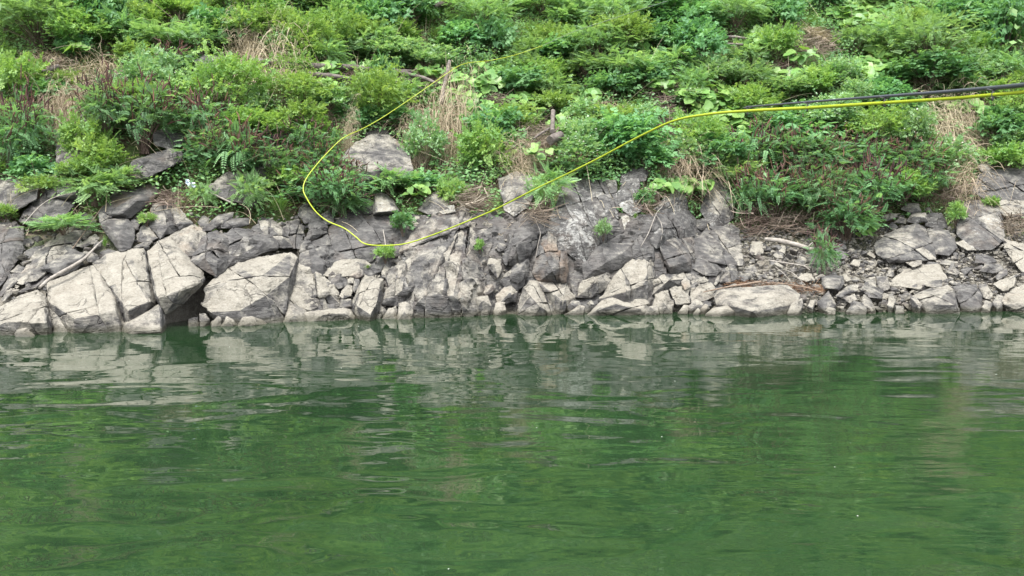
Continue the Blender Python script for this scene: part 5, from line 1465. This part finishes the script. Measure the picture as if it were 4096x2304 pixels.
T('green', 'C', 1020, 320, 30, 35, 'olive tuft growing in the deep crack', .16)
S('bramble', 'C', 755, 440, 45, 75, 'trailing sprig hanging on the tall cliff slab', .2)
S('amorpha', 'C', 1960, 220, 120, 130, 'spiked bush beside the pale upper cliff block')
S('broad', 'C', 1090, 200, 60, 50, 'dark leaves in the deep crack by the pillar')

# vines with large leaves
vine('a', 640, 380, 80, 60, 12, 'small vine with rounded leaves on the dark bank under the largest shrub')
vine('a', 1700, 90, 160, 60, 16, 'vine leaves trailing over the stones high up near the dry stems')
vine('b', 640, 540, 160, 70, 18, 'vine leaves straggling across the upper log')
vine('b', 600, 680, 110, 80, 15, 'vine leaves hanging below the lower log')
vine('b', 900, 560, 120, 60, 10, 'vine leaves at the thicker end of the upper log')
vine('b', 1500, 580, 200, 40, 16, 'vine leaves in a row uphill of the leaning post')
vine('b', 1700, 720, 170, 130, 34, 'vine patch at the foot of the leaning post')
vine('b', 1930, 620, 150, 120, 28, 'vine patch on the dark bank past the leaning post')
vine('b', 1900, 930, 200, 150, 38, 'vine patch above the tan straw fall')
vine('b', 1850, 1200, 160, 150, 28, 'vine leaves trailing down beside the tan straw fall')
vine('c', 120, 860, 200, 120, 26, 'vine leaves around the brush uphill of the upright post')
vine('c', 430, 1000, 130, 110, 30, 'vine draped on the upright post')
vine('c', 230, 1230, 130, 60, 10, 'large leaves below the old log end')
vine('c', 650, 790, 120, 60, 10, 'few vine leaves at the brown earth under the feathery shrubs')
vine('c', 1080, 350, 70, 200, 34, 'column of heart shaped leaves climbing a dead stem')
vine('c', 1180, 510, 150, 60, 20, 'vine leaves at the foot of the leaf column')
vine('c', 1300, 690, 170, 60, 24, 'vine leaves over the brown hollow')
vine('c', 1640, 770, 260, 110, 62, 'large vine field with the brightest leaves above the rod tip')
vine('c', 1720, 960, 230, 80, 44, 'vine leaves crossed by the tip of the rod')
vine('c', 1870, 1110, 180, 140, 46, 'lower curtain of vine leaves under the rod tip')
vine('c', 1650, 1060, 140, 100, 20, 'vine leaves over the yellow green bush')
vine('c', 2060, 330, 120, 110, 24, 'vine mound beside the grey twig heap')
vine('c', 880, 1190, 170, 110, 10, 'scattered yellow green leaves in the dark thicket')
vine('d', 830, 130, 300, 130, 74, 'wide carpet of vine leaves near the top edge, far end')
vine('d', 620, 60, 180, 60, 22, 'upper fringe of the vine carpet near the top edge')
vine('d', 1150, 80, 200, 90, 34, 'vine leaves past the carpet at the far end')
vine('d', 1700, 90, 150, 90, 16, 'thin vine leaves by the far dark bush')
vine('d', 900, 490, 190, 110, 40, 'vine leaves at the foot of the large yellow green shrub')
vine('d', 230, 640, 260, 80, 46, 'vine leaves in a band above the rod')
vine('d', 300, 440, 180, 50, 14, 'vine leaves on the grey twig heap')
vine('d', 860, 620, 120, 70, 16, 'round leaves under the dark stems above the rod')
vine('d', 1720, 860, 220, 80, 26, 'vine leaves under the far end of the rod')
vine('d', 1930, 330, 140, 90, 20, 'vine leaves on the dark bush at the far edge')
vine('d', 1120, 1020, 150, 80, 14, 'scattered vine leaves in the thicket below the rod')
vine('d', 60, 1000, 80, 90, 14, 'vine leaves above the very large oak like leaves')
vine('C', 1400, 75, 250, 55, 56, 'bright vine leaves trailing over the pale cap rock', 34)
vine('B', 1330, 110, 110, 60, 14, 'rounded leaves spilling above the pale hump of rock', 34)
vine('D', 700, 130, 240, 110, 30, 'lighter leaves mixed into the widest spiked bush', 30)
vine('D', 790, 420, 90, 90, 14, 'light leaves hanging at the low end of the spiked branches', 30)

# dead brush
brush('b', 1350, 660, 190, 80, 200, 'tangle of grey vines and branches between the logs and the leaning post', .3, 1)
brush('a', 960, 660, 160, 80, 130, 'pile of grey branches above the tan straw near the white stick', .4, 2)
brush('c', 1290, 760, 150, 70, 170, 'brown layered brush in the hollow under the vine leaves', .8, 3)
brush('c', 1290, 970, 110, 170, 260, 'tall stack of flattened grey brush beside the rod tip', .9, 4)
brush('d', 410, 340, 220, 100, 300, 'grey twig heap below the reed like grass', .3, 5)
brush('c', 180, 1080, 190, 120, 200, 'dead brush leaning against the upright post', .3, 6)
brush('D', 330, 390, 330, 90, 260, 'dead branches in the shade under the widest spiked bush', .4, 7)
brush('d', 1980, 800, 140, 90, 120, 'dead twigs under the far end of the rod', .4, 8)
brush('b', 1980, 830, 120, 60, 110, 'brown dead twigs on the bank above the vine patch', .5, 9)
brush('d', 120, 560, 110, 50, 80, 'dark rotten branches under the small yellow green shrub', .7, 10)
brush('C', 2000, 330, 130, 180, 160, 'brown root tangle at the end of the cliff', .0, 11)
brush('B', 1790, 180, 140, 100, 150, 'tangled grey roots behind the pyramid outcrop', .1, 13)
brush('C', 230, 310, 100, 90, 110, 'dry roots in the cleft by the tall cliff slab', .1, 14)
brush('C', 1140, 210, 100, 110, 90, 'bare vine tangle beside the pale cap rock', .0, 15)
brush('A', 1380, 190, 100, 60, 70, 'fallen dry stems at the back of the ramp slab', .5, 16)
brush('D', 2050, 400, 100, 90, 110, 'grey roots hanging at the far picture edge above the cream slab', .0, 17)
brush('D', 1560, 150, 140, 70, 100, 'fallen dry stems above the big rounded boulder', .5, 18)
brush('b', 800, 640, 330, 70, 150, 'dead branches piled around the two logs', .6, 19)
brush('a', 760, 760, 150, 110, 130, 'matted dead stems under the pile of grey branches', .5, 20)
brush('a', 400, 540, 160, 90, 120, 'grey branches under the matted straw', .7, 12)

for t_, pl in (('b', [(0, 500), (300, 530), (600, 560), (900, 590), (1150, 620), (1350, 640)]), ('a', [(420, 600), (560, 620)]), ('c', [(1820, 320), (1780, 375), (340, 1000), (300, 1120)]), ('b', [(1570, 680)])):
    for a_x, a_y in pl:
        CENT.append((*Q(t_, a_x, a_y + 40), 60, 42)); OPEN.append((*Q(t_, a_x, a_y + 40), 78, 48))

# the lower bushes that fill the growth between the larger ones
rgf = np.random.default_rng(77)
FILL = {'feather': 'low feathery bush filling the growth between larger shrubs', 'privet': 'low small leaved bush filling the growth between larger shrubs',
        'broad': 'low dark leafy bush filling the growth between larger shrubs', 'bramble': 'low greyish bramble filling the growth between larger shrubs'}
nf = 0
frec = []
for _ in range(4000):
    if nf >= 75: break
    x, y = rgf.uniform(-60, 4150), rgf.uniform(-40, 800)
    r = rgf.uniform(50, 92)
    if (y > 700 and x > 2900) or on_rock(np.array([x, x, x - r * .7, x + r * .7]), np.array([y + r * .4, y - r * .4, y, y]), 1.1).any(): continue
    if any(((x - a) / (rx + r * .45)) ** 2 + ((y - b) / (ry + r * .3)) ** 2 < .75 for a, b, rx, ry in CENT): continue
    k = 'privet' if x < 2000 and rgf.random() < .5 else rgf.choice(['feather', 'privet', 'broad', 'bramble'])
    k = str(k)
    o = shrub(k, 'a', x / TS, y / TS, r / TS, r * .62 / TS, FILL[k])
    o['group'] = 'filling bushes: ' + PHRASE[k]
    frec.append((o, {'feather': 'feathery bush ', 'privet': 'small leaved bush ', 'broad': 'dark leafy bush ', 'bramble': 'greyish bramble '}[k] + beside((x, y), PLANTS), r))
    nf += 1
settle(frec)
# ------------------------------------------------------------------ wood, litter, line and rod
def log(name, cat, label, tile, pts, radii, mat, sides=9, off=.1, rough=.12, seed=0, group=None):
    ctrl = np.array([PT(tile, *p[:2], off + (p[2] if len(p) > 2 else 0)) for p in pts])
    c = ctrl.mean(0)
    n = max(14, 5 * len(pts))
    q = spline(ctrl - c, n)
    r = np.interp(np.linspace(0, 1, n), np.linspace(0, 1, len(radii)), radii)
    V, Fq = tubes([(q, r)], sides)
    rg = np.random.default_rng(seed)
    ax = np.repeat(q, sides, 0)
    V = ax + (V - ax) * (1 + rough * 2 * (vnoise(V * 14 + seed, 3) - .5) + rough * (rg.random((len(V), 1)) - .5).ravel())[:, None]
    F4 = Fq.tolist() + [list(range(sides))[::-1], list(range((n - 1) * sides, n * sides))]
    me = bpy.data.meshes.new(name); me.from_pydata(V.tolist(), [], F4)
    me.polygons.foreach_set('use_smooth', np.array([len(f) == 4 for f in F4]))
    me.materials.append(M[mat])
    o = link(name, me); o.location = c
    return props(o, label, cat, group)


log('log', 'log', 'long upper grey log lying across the slope under the yellow green shrubs', 'b', [(-30, 500), (240, 520), (470, 545), (760, 555), (1000, 580), (1285, 592)], [.04, .05, .055, .052, .045, .035], 'bark', off=.6)
log('log', 'log', 'shorter lower log under the long upper one', 'b', [(430, 610), (560, 625), (720, 645), (865, 672)], [.045, .05, .048, .035], 'bark', off=.6, seed=1)
log('log', 'log', 'grey trunk in the vine tangle slanting down from the upper log', 'b', [(1130, 580), (1250, 610), (1400, 650), (1490, 690)], [.04, .04, .035, .025], 'bark', off=.6, seed=2)
log('log', 'log', 'split grey trunk running under the slanting one', 'b', [(1190, 640), (1290, 680), (1380, 740)], [.03, .03, .02], 'bark', off=.6, seed=3)
log('wooden_post', 'post', 'leaning weathered post beyond the end of the logs', 'b', [(1535, 850), (1555, 730), (1580, 620), (1602, 508)], [.04, .037, .035, .036], 'bark', off=.6, seed=4, group='old posts')
log('wooden_post', 'post', 'small pale grey stump by the heart leaved sapling', 'b', [(1812, 425), (1815, 350)], [.036, .036], 'drift', off=.36, seed=5, group='old posts')
log('wooden_post', 'post', 'upright grey post wrapped by vine above the old log end', 'c', [(335, 1090), (336, 1000), (340, 920)], [.04, .04, .042], 'bark', off=.6, seed=6, group='old posts')
log('wooden_post', 'post', 'dark upright root stub among the vine tangle', 'b', [(1160, 750), (1165, 670), (1172, 590)], [.03, .028, .022], 'bark', off=.6, seed=7, group='old posts')
log('log', 'log', 'sawn log end poking out below the upright post', 'c', [(400, 1120), (360, 1140), (315, 1165)], [.075, .078, .075], 'bark', off=.6, sides=12, seed=8)
log('branch', 'branch', 'grey broken plank leaning down to the sawn log end', 'c', [(175, 1150), (240, 1105), (325, 1055)], [.012, .022, .02], 'bark', off=.6, sides=5, seed=9)
log('log', 'log', 'old grey log under the straw at the near end', 'a', [(370, 690), (480, 630), (640, 600)], [.05, .055, .04], 'bark', off=.26, seed=10)
log('log', 'log', 'short grey log end under the matted straw', 'a', [(350, 600), (430, 570), (490, 545)], [.035, .04, .035], 'bark', off=.6, seed=11)
log('branch', 'branch', 'dark broken branch standing out of the grey branch pile', 'a', [(945, 645), (990, 605), (1050, 565)], [.022, .018, .012], 'bark', off=.6, sides=6, seed=12)
log('branch', 'branch', 'bleached branch below the dark broken one', 'a', [(1000, 722), (1060, 708), (1115, 695)], [.014, .016, .012], 'drift', off=.34, sides=6, seed=13)
log('branch', 'branch', 'grey branch across the straw near the white stick', 'a', [(770, 690), (810, 686), (850, 690)], [.014, .016, .012], 'drift', off=.32, sides=6, seed=14)
log('stick', 'stick', 'short white stick in the straw above the upright bedrock face', 'a', [(664, 975), (690, 945), (722, 914)], [.014, .013, .012], 'drift', off=.36, sides=6, seed=15)
log('log', 'log', 'upper grey board in the dark gap beside the feathery shrubs', 'c', [(1690, 310), (1820, 305), (1945, 318)], [.026, .03, .026], 'bark', off=.6, sides=6, seed=16)
log('log', 'log', 'lower grey board in the dark gap beside the feathery shrubs', 'c', [(1670, 375), (1790, 365), (1910, 370)], [.024, .028, .024], 'bark', off=.6, sides=6, seed=17)
log('log', 'log', 'brown log lying in the dark hollow at the top edge', 'b', [(1470, 50), (1540, 35), (1610, 40)], [.05, .06, .05], 'bark', off=.6, seed=18)
log('driftwood_stick', 'driftwood', 'smooth white driftwood stick bending down over the boulder heap', 'A', [(325, 935, .1), (400, 870, .12), (500, 810, .18), (600, 755, .18), (700, 690, .12), (770, 620, .08), (815, 570, .06), (850, 540, .06)], [.016, .022, .023, .022, .019, .015, .011, .006], 'drift', off=.22, sides=8, rough=.06, seed=20)
log('driftwood_log', 'driftwood', 'bleached driftwood log lying at the top of the scree', 'D', [(-30, 530), (100, 545), (240, 580), (390, 625)], [.03, .042, .042, .032], 'drift', off=.2, seed=21)
log('branch', 'branch', 'long thin bleached branch across the scree below the driftwood log', 'D', [(0, 705), (120, 725), (290, 752), (350, 790)], [.012, .013, .011, .006], 'drift', off=.16, sides=6, seed=22, group='driftwood branches on the scree')
log('branch', 'branch', 'short pale forked branch by the little spiked shrub', 'D', [(290, 752), (370, 735), (500, 730)], [.01, .01, .008], 'drift', off=.17, sides=6, seed=23, group='driftwood branches on the scree')
log('branch', 'branch', 'thick reddish branch pointing over the whale backed boulder', 'C', [(1585, 970), (1700, 945), (1800, 925), (1930, 905), (2060, 885)], [.006, .012, .015, .018, .02], 'redwood', off=.36, sides=7, seed=24, group='driftwood branches on the scree')
log('branch', 'branch', 'long thin reddish branch from the whale backed boulder to the slate cube', 'D', [(-30, 895), (120, 900), (280, 925), (380, 950), (470, 980)], [.01, .011, .01, .009, .006], 'redwood', off=.32, sides=6, seed=25, group='driftwood branches on the scree')
log('branch', 'branch', 'bent pale branch rising from the scree into the spiked bush', 'D', [(335, 590), (420, 510), (480, 420), (570, 370)], [.01, .011, .01, .007], 'drift', off=.34, sides=6, seed=26)
log('branch', 'branch', 'second bent pale branch beside the first in the spiked bush', 'D', [(470, 560), (485, 490), (530, 435)], [.007, .007, .005], 'drift', off=.34, sides=6, seed=27)
log('stick', 'stick', 'straight thin pale stick lying in the scree, upper one', 'D', [(60, 760), (130, 815), (190, 885)], [.006, .006, .005], 'drift', off=.18, sides=5, seed=28)
log('stick', 'stick', 'straight thin pale stick lying in the scree, lower one', 'D', [(160, 790), (215, 820), (300, 900)], [.006, .006, .005], 'drift', off=.2, sides=5, seed=29)
log('stick', 'stick', 'white stick standing in the gully beside the pyramid outcrop', 'B', [(1075, 605, .1), (1066, 530, .1), (1052, 452, .1)], [.008, .008, .006], 'drift', off=.2, sides=6, seed=30)
log('branch', 'branch', 'pale leaning branch below the spiked bush by the cracked cliff slab', 'A', [(1660, 100), (1790, 170), (1950, 245)], [.008, .014, .014], 'drift', off=.25, sides=6, seed=31)
log('branch', 'branch', 'thin bleached branch lying on the wide dark cliff block', 'C', [(1590, 625), (1690, 600), (1790, 570)], [.006, .008, .005], 'drift', off=.26, sides=6, seed=32)
log('root', 'root', 'white bare vine root curving down the cliff by the pale cap rock', 'C', [(1265, 165), (1250, 250), (1195, 320), (1130, 480), (1065, 595)], [.006, .007, .008, .007, .004], 'drift', off=.32, sides=5, seed=33)
log('root', 'root', 'forked bare vine root beside the white one on the cliff', 'C', [(1190, 325), (1235, 400), (1245, 480), (1235, 540)], [.005, .006, .005, .003], 'drift', off=.33, sides=5, seed=34)
log('root', 'root', 'long thin root hanging down the cleft', 'C', [(205, 400), (235, 480), (215, 580), (195, 690)], [.005, .005, .004, .003], 'drift', off=.3, sides=5, seed=35)
log('branch', 'branch', 'slanting bare branch above the near dark boulder', 'A', [(190, 410), (330, 260), (440, 190), (600, 148)], [.008, .008, .007, .004], 'drift', off=.3, sides=5, seed=36)
log('stick', 'stick', 'long yellow straw stem leaning across the straw pocket', 'A', [(600, 610), (680, 500), (770, 370), (855, 250)], [.006, .006, .005, .003], 'redwood', off=.3, sides=5, seed=37)

# crumpled plastic scrap
rgp = np.random.default_rng(5)
p = PT('A', 1575, 70, .3)
gx_, gy_ = np.meshgrid(np.linspace(-.07, .07, 8), np.linspace(-.035, .035, 5))
Vp = np.stack([gx_.ravel(), rgp.normal(0, .018, 40), gy_.ravel() + rgp.normal(0, .008, 40) - gx_.ravel() * .5], 1)
Vp = np.concatenate([Vp, Vp + np.array([.004, .03, .004])])
ii = (np.arange(4)[:, None] * 8 + np.arange(7)[None]).ravel()
Fp = np.stack([ii, ii + 1, ii + 9, ii + 8], 1)
o = link('plastic_scrap', mesh_np('plastic_scrap', Vp, np.concatenate([Fp, Fp[:, ::-1] + 40]), mat=M['plastic'])); o.location = p
props(o, 'crumpled bluish white plastic scrap caught behind the bare stalks', 'litter')

# rust coloured needles and drift debris caught behind the whale backed boulder
st, tn = [], []
for k in range(380):
    x = RNG.uniform(-350, 470); y = 915 + .06 * x + RNG.normal(0, 22)
    p = PT('D', x, y, RNG.uniform(.1, .24))
    d = unit(np.array([RNG.normal(0, 1), RNG.normal(0, .4), RNG.normal(0, .35)])); L = RNG.uniform(.04, .13)
    st.append((p + d * L * np.linspace(-.5, .5, 3)[:, None], np.full(3, .0025))); tn += [RNG.random()] * 6
V, Fq = tubes(st, 3)
M['needle'] = leaf_material('rusty_needles', G3((.075, .04, .022), (.14, .08, .045), (.24, .16, .1)), .0, .9, .1)
props(link('drift_debris', mesh_np('drift_debris', V, Fq, tn, mat=M['needle'])), 'rust brown needles and drift debris behind the whale backed boulder', kind='stuff')

# low growth and dead litter covering the bank
n = 380000
cx_ = RNG.uniform(-11, 11, n); tt_ = RNG.uniform(0, 12, n)
t1_ = np.interp(cx_, T1X, T1V)
cy_ = np.interp(cx_, SX, SY) + t1_ * .97 + tt_
pz = base(cx_, cy_)
pc = np.stack([cx_, cy_, pz], 1)
dens = vnoise(pc * 1.4, 21) * .6 + vnoise(pc * 4.5, 22) * .4
hgt = RNG.random(n) ** 1.7 * (.08 + .42 * np.clip(dens * 1.6 - .35, 0, 1))


def to_px(p):
    x, y, z = p[:, 0], p[:, 1], p[:, 2] - CAM_H
    d = y * CP - z * SP; v = y * SP + z * CP
    return 2048 + F_PX * x / d, 1152 - F_PX * v / d


pc[:, 2] += hgt - .06
pc[:, 1] -= hgt * .3
qx, qy = to_px(pc)
bare = on_rock(qx, qy, 1.02) | (RNG.random(n) > np.clip((dens - .24) * 5.5, 0.06, 1)) | ((qy > 880) & (qx > 2950)) | ((qy > 720) & (RNG.random(n) < .5))
for a, b, rx, ry in OPEN:
    bare |= ((qx - a) / rx) ** 2 + ((qy - b) / ry) ** 2 < RNG.uniform(.6, 1.0, n)
pc, qq = pc[~bare], dens[~bare]
n = len(pc)
d = unit(np.stack([RNG.normal(0, 1, n), RNG.normal(-.4, .8, n), RNG.normal(-.1, .4, n)], 1))
nr = unit(np.array([0, -.45, .9]) + RNG.normal(0, .38, (n, 3)))
V, k = place_leaves(np.array([diamond((0, 0, 0), (1, 0, 0), (0, 0, 1), .056, .034)]), pc, d, nr, RNG.uniform(.6, 1.5, n))
tint = np.clip(vnoise(pc * 2.6, 31) * .9 + RNG.normal(0, .13, n), 0, 1)
props(link('undergrowth', mesh_np('undergrowth', V, np.arange(4 * n).reshape(-1, 4), tint, mat=M['cover'])), 'low mixed leaves carpeting the steep bank', kind='stuff')

n = 34000
lx = RNG.uniform(-10, 10, n); lt = RNG.uniform(-.5, 9, n)
ly = np.interp(lx, SX, SY) + np.interp(lx, T1X, T1V) * 1.0 + lt
lp = np.stack([lx, ly, base(lx, ly) + RNG.uniform(-.08, .03, n)], 1)
lqx, lqy = to_px(lp)
keep = ~on_rock(lqx, lqy, 1.0)
lp = lp[keep]; n = len(lp)
d = unit(np.stack([RNG.normal(0, 1, n), RNG.normal(-.5, .6, n), RNG.normal(-.5, .5, n)], 1))
nr = unit(np.array([0, -.5, .8]) + RNG.normal(0, .5, (n, 3)))
V, k = place_leaves(np.array([diamond((0, 0, 0), (1, 0, 0), (0, 0, 1), .16, .007)]), lp, d, nr, RNG.uniform(.4, 1.5, n))
props(link('dead_litter', mesh_np('dead_litter', V, np.arange(4 * n).reshape(-1, 4), np.clip(RNG.normal(.35, .25, n), 0, 1), mat=M['straw'])), 'dead grass litter showing between the plants', kind='stuff')

# loose stems and creepers over everything
st, tn = [], []
for k in range(420):
    x, y = RNG.uniform(0, 4096), RNG.uniform(0, 900)
    if y > 760 and x > 2900: continue
    p = P(x, y, RNG.uniform(.1, .35))
    L = RNG.uniform(.25, 1.0)
    d = unit(np.array([RNG.normal(0, .7), RNG.normal(-.2, .4), RNG.normal(.3, .8)]))
    u = np.linspace(0, 1, 8)[:, None]
    g = np.array([RNG.normal(0, .3), -.1, -abs(RNG.normal(0, .4))])
    st.append((p + d * L * u + g * L * u * u, np.linspace(.0042, .002, 8)))
    tn += [np.clip(RNG.normal(.6, .2), 0, 1)] * 21
V, Fq = tubes(st, 3)
props(link('loose_stems', mesh_np('loose_stems', V, Fq, tn, mat=M['straw'])), 'thin dry stems and creepers scattered over the growth', kind='stuff')

# the bank goes on above the picture: seen only in the water
n = 60000
cx_ = RNG.uniform(-26, 26, n); tt_ = 5.0 + 27 * RNG.random(n)
cy_ = np.interp(cx_, SX, SY) + tt_
keep = (np.abs(cx_) > 10) | (tt_ > 8)
cx_, cy_ = cx_[keep], cy_[keep]; n = len(cx_)
pc = np.stack([cx_, cy_, base(cx_, cy_)], 1)
cl = vnoise(pc * .9, 41)
pc[:, 2] += RNG.random(n) * (.1 + 1.6 * np.clip(cl * 1.8 - .6, 0, 1))
d = unit(RNG.normal(0, 1, (n, 3)) + np.array([0, -.5, -.2])); nr = unit(np.array([0, -.4, .9]) + RNG.normal(0, .4, (n, 3)))
V, k = place_leaves(np.array([diamond((0, 0, 0), (1, 0, 0), (0, 0, 1), .22, .14)]), pc, d, nr, RNG.uniform(.5, 1.5, n))
props(link('upper_undergrowth', mesh_np('upper_undergrowth', V, np.arange(4 * n).reshape(-1, 4), np.clip((cl - .5) * 2.2 + .5 + RNG.normal(.0, .15, n), 0, 1), mat=M['cover'])), 'leafy growth continuing up the bank above the shrubs', kind='stuff')

# specks drifting on the water
V, Fs = [], []
for k in range(26):
    yy = 3.2 + 8.3 * RNG.random() ** .8; xx = RNG.uniform(-.58, .58) * yy
    r = RNG.uniform(.002, .0065) * yy / 7
    b = len(V); a0 = RNG.uniform(0, 6)
    V += [(xx + r * math.cos(a0 + a) * RNG.uniform(.6, 1.6), yy + r * math.sin(a0 + a) * 1.6, .004) for a in np.arange(5) * 1.2566]
    Fs.append([b, b + 1, b + 2, b + 3, b + 4])
props(link('floating_specks', mesh_np('floating_specks', V, Fs, mat=M['speck'])), 'tiny white specks floating on the river', kind='stuff')

# ------------------------------------------------------------------ fly rod and line
def at(px, py, dist):
    d = ray(px, py); return d / np.linalg.norm(d) * dist + np.array([0, 0, CAM_H])


rodp = np.array([at(4420, 300, 2.5), at(4096, 340, 2.9), at(3800, 366, 3.25), at(3500, 388, 3.6), at(3230, 408, 3.95), at(2985, 428, 4.3)])
c = rodp[-1]
root = empty('fly_rod', c)
q = spline(rodp - c, 40)
V, Fq = tubes([(q, np.linspace(.0078, .0038, 40))], 10)
link('blank', mesh_np('blank', V, Fq, smooth=True, mat=M['rod']), root)
for (gx0, gy0, dd) in ((3973, 352, 3.04), (3540, 385, 3.55), (3231, 408, 3.95), (2990, 427, 4.29)):
    b = at(gx0, gy0, dd) - c
    a = np.linspace(0, 6.2832, 13)
    loop = b[None] + np.stack([.002 * np.cos(a), np.zeros(13), -.022 + .014 * np.sin(a)], 1)
    foot = b[None] + np.array([[-.02, 0, -.003], [-.006, 0, -.006], [0, 0, -.008], [.006, 0, -.006], [.02, 0, -.003]])
    V, Fq = tubes([(loop, np.full(13, .0022)), (foot, np.full(5, .0022))], 6)
    g = link('line_guide', mesh_np('line_guide', V, Fq, smooth=True, mat=M['guide']), root)
props(root, 'dark slender fly rod reaching in over the bank with wire line guides', 'fishing rod')

flp = [(4420, 330, 2.5), (4096, 368, 2.9), (3973, 379, 3.04), (3800, 394, 3.25), (3540, 411, 3.55), (3231, 431, 3.95), (3000, 443, 4.25), (2850, 455, 4.5), (2700, 482, 4.75), (2560, 545, 5.0), (2400, 630, 5.3), (2270, 695, 5.5), (2130, 762, 5.75),
       (1980, 838, 6.0), (1850, 893, 6.2), (1720, 944, 6.4), (1620, 975, 6.5), (1530, 982, 6.6), (1460, 975, 6.7), (1420, 945, 6.75), (1375, 912, 6.8), (1310, 884, 6.9), (1262, 845, 6.95),
       (1225, 790, 7.0), (1213, 755, 7.05), (1225, 715, 7.1), (1270, 655, 7.2), (1340, 580, 7.3), (1385, 545, 7.35), (1450, 515, 7.45), (1530, 470, 7.55), (1650, 390, 7.7), (1780, 300, 7.85), (1855, 256, 7.95), (1960, 242, 8.05), (2060, 220, 8.2), (2170, 183, 8.3)]
lp = np.array([at(*f) for f in flp])
c = lp[7]
q = spline(lp - c, 260)
dist = np.interp(np.linspace(0, 1, 260), np.linspace(0, 1, len(flp)), [f[2] for f in flp])
wpx = np.interp(np.linspace(0, 1, 260), [0, .15, .21, .3, .5, .66, .8, 1], [6.5, 6.5, 4.6, 3.1, 2.5, 2.3, 1.6, 1.1])
V, Fq = tubes([(q, wpx * dist / F_PX)], 8)
o = link('fly_line', mesh_np('fly_line', V, Fq, smooth=True, mat=M['line'])); o.location = c
props(o, 'bright yellow fly line unrolling in a long loop before the rocks', 'fishing line')
q = spline(np.array([at(2168, 184, 8.3), at(2300, 125, 8.45), at(2420, 85, 8.6), at(2540, 45, 8.75), at(2670, 4, 8.9)]), 40)
c = q[0].copy()
V, Fq = tubes([(q - c, np.full(40, .0022))], 5)
o = link('leader', mesh_np('leader', V, Fq, smooth=True, mat=M['leader'])); o.location = c
props(o, 'thin clear leader running on uphill from the end of the yellow line', 'fishing line')
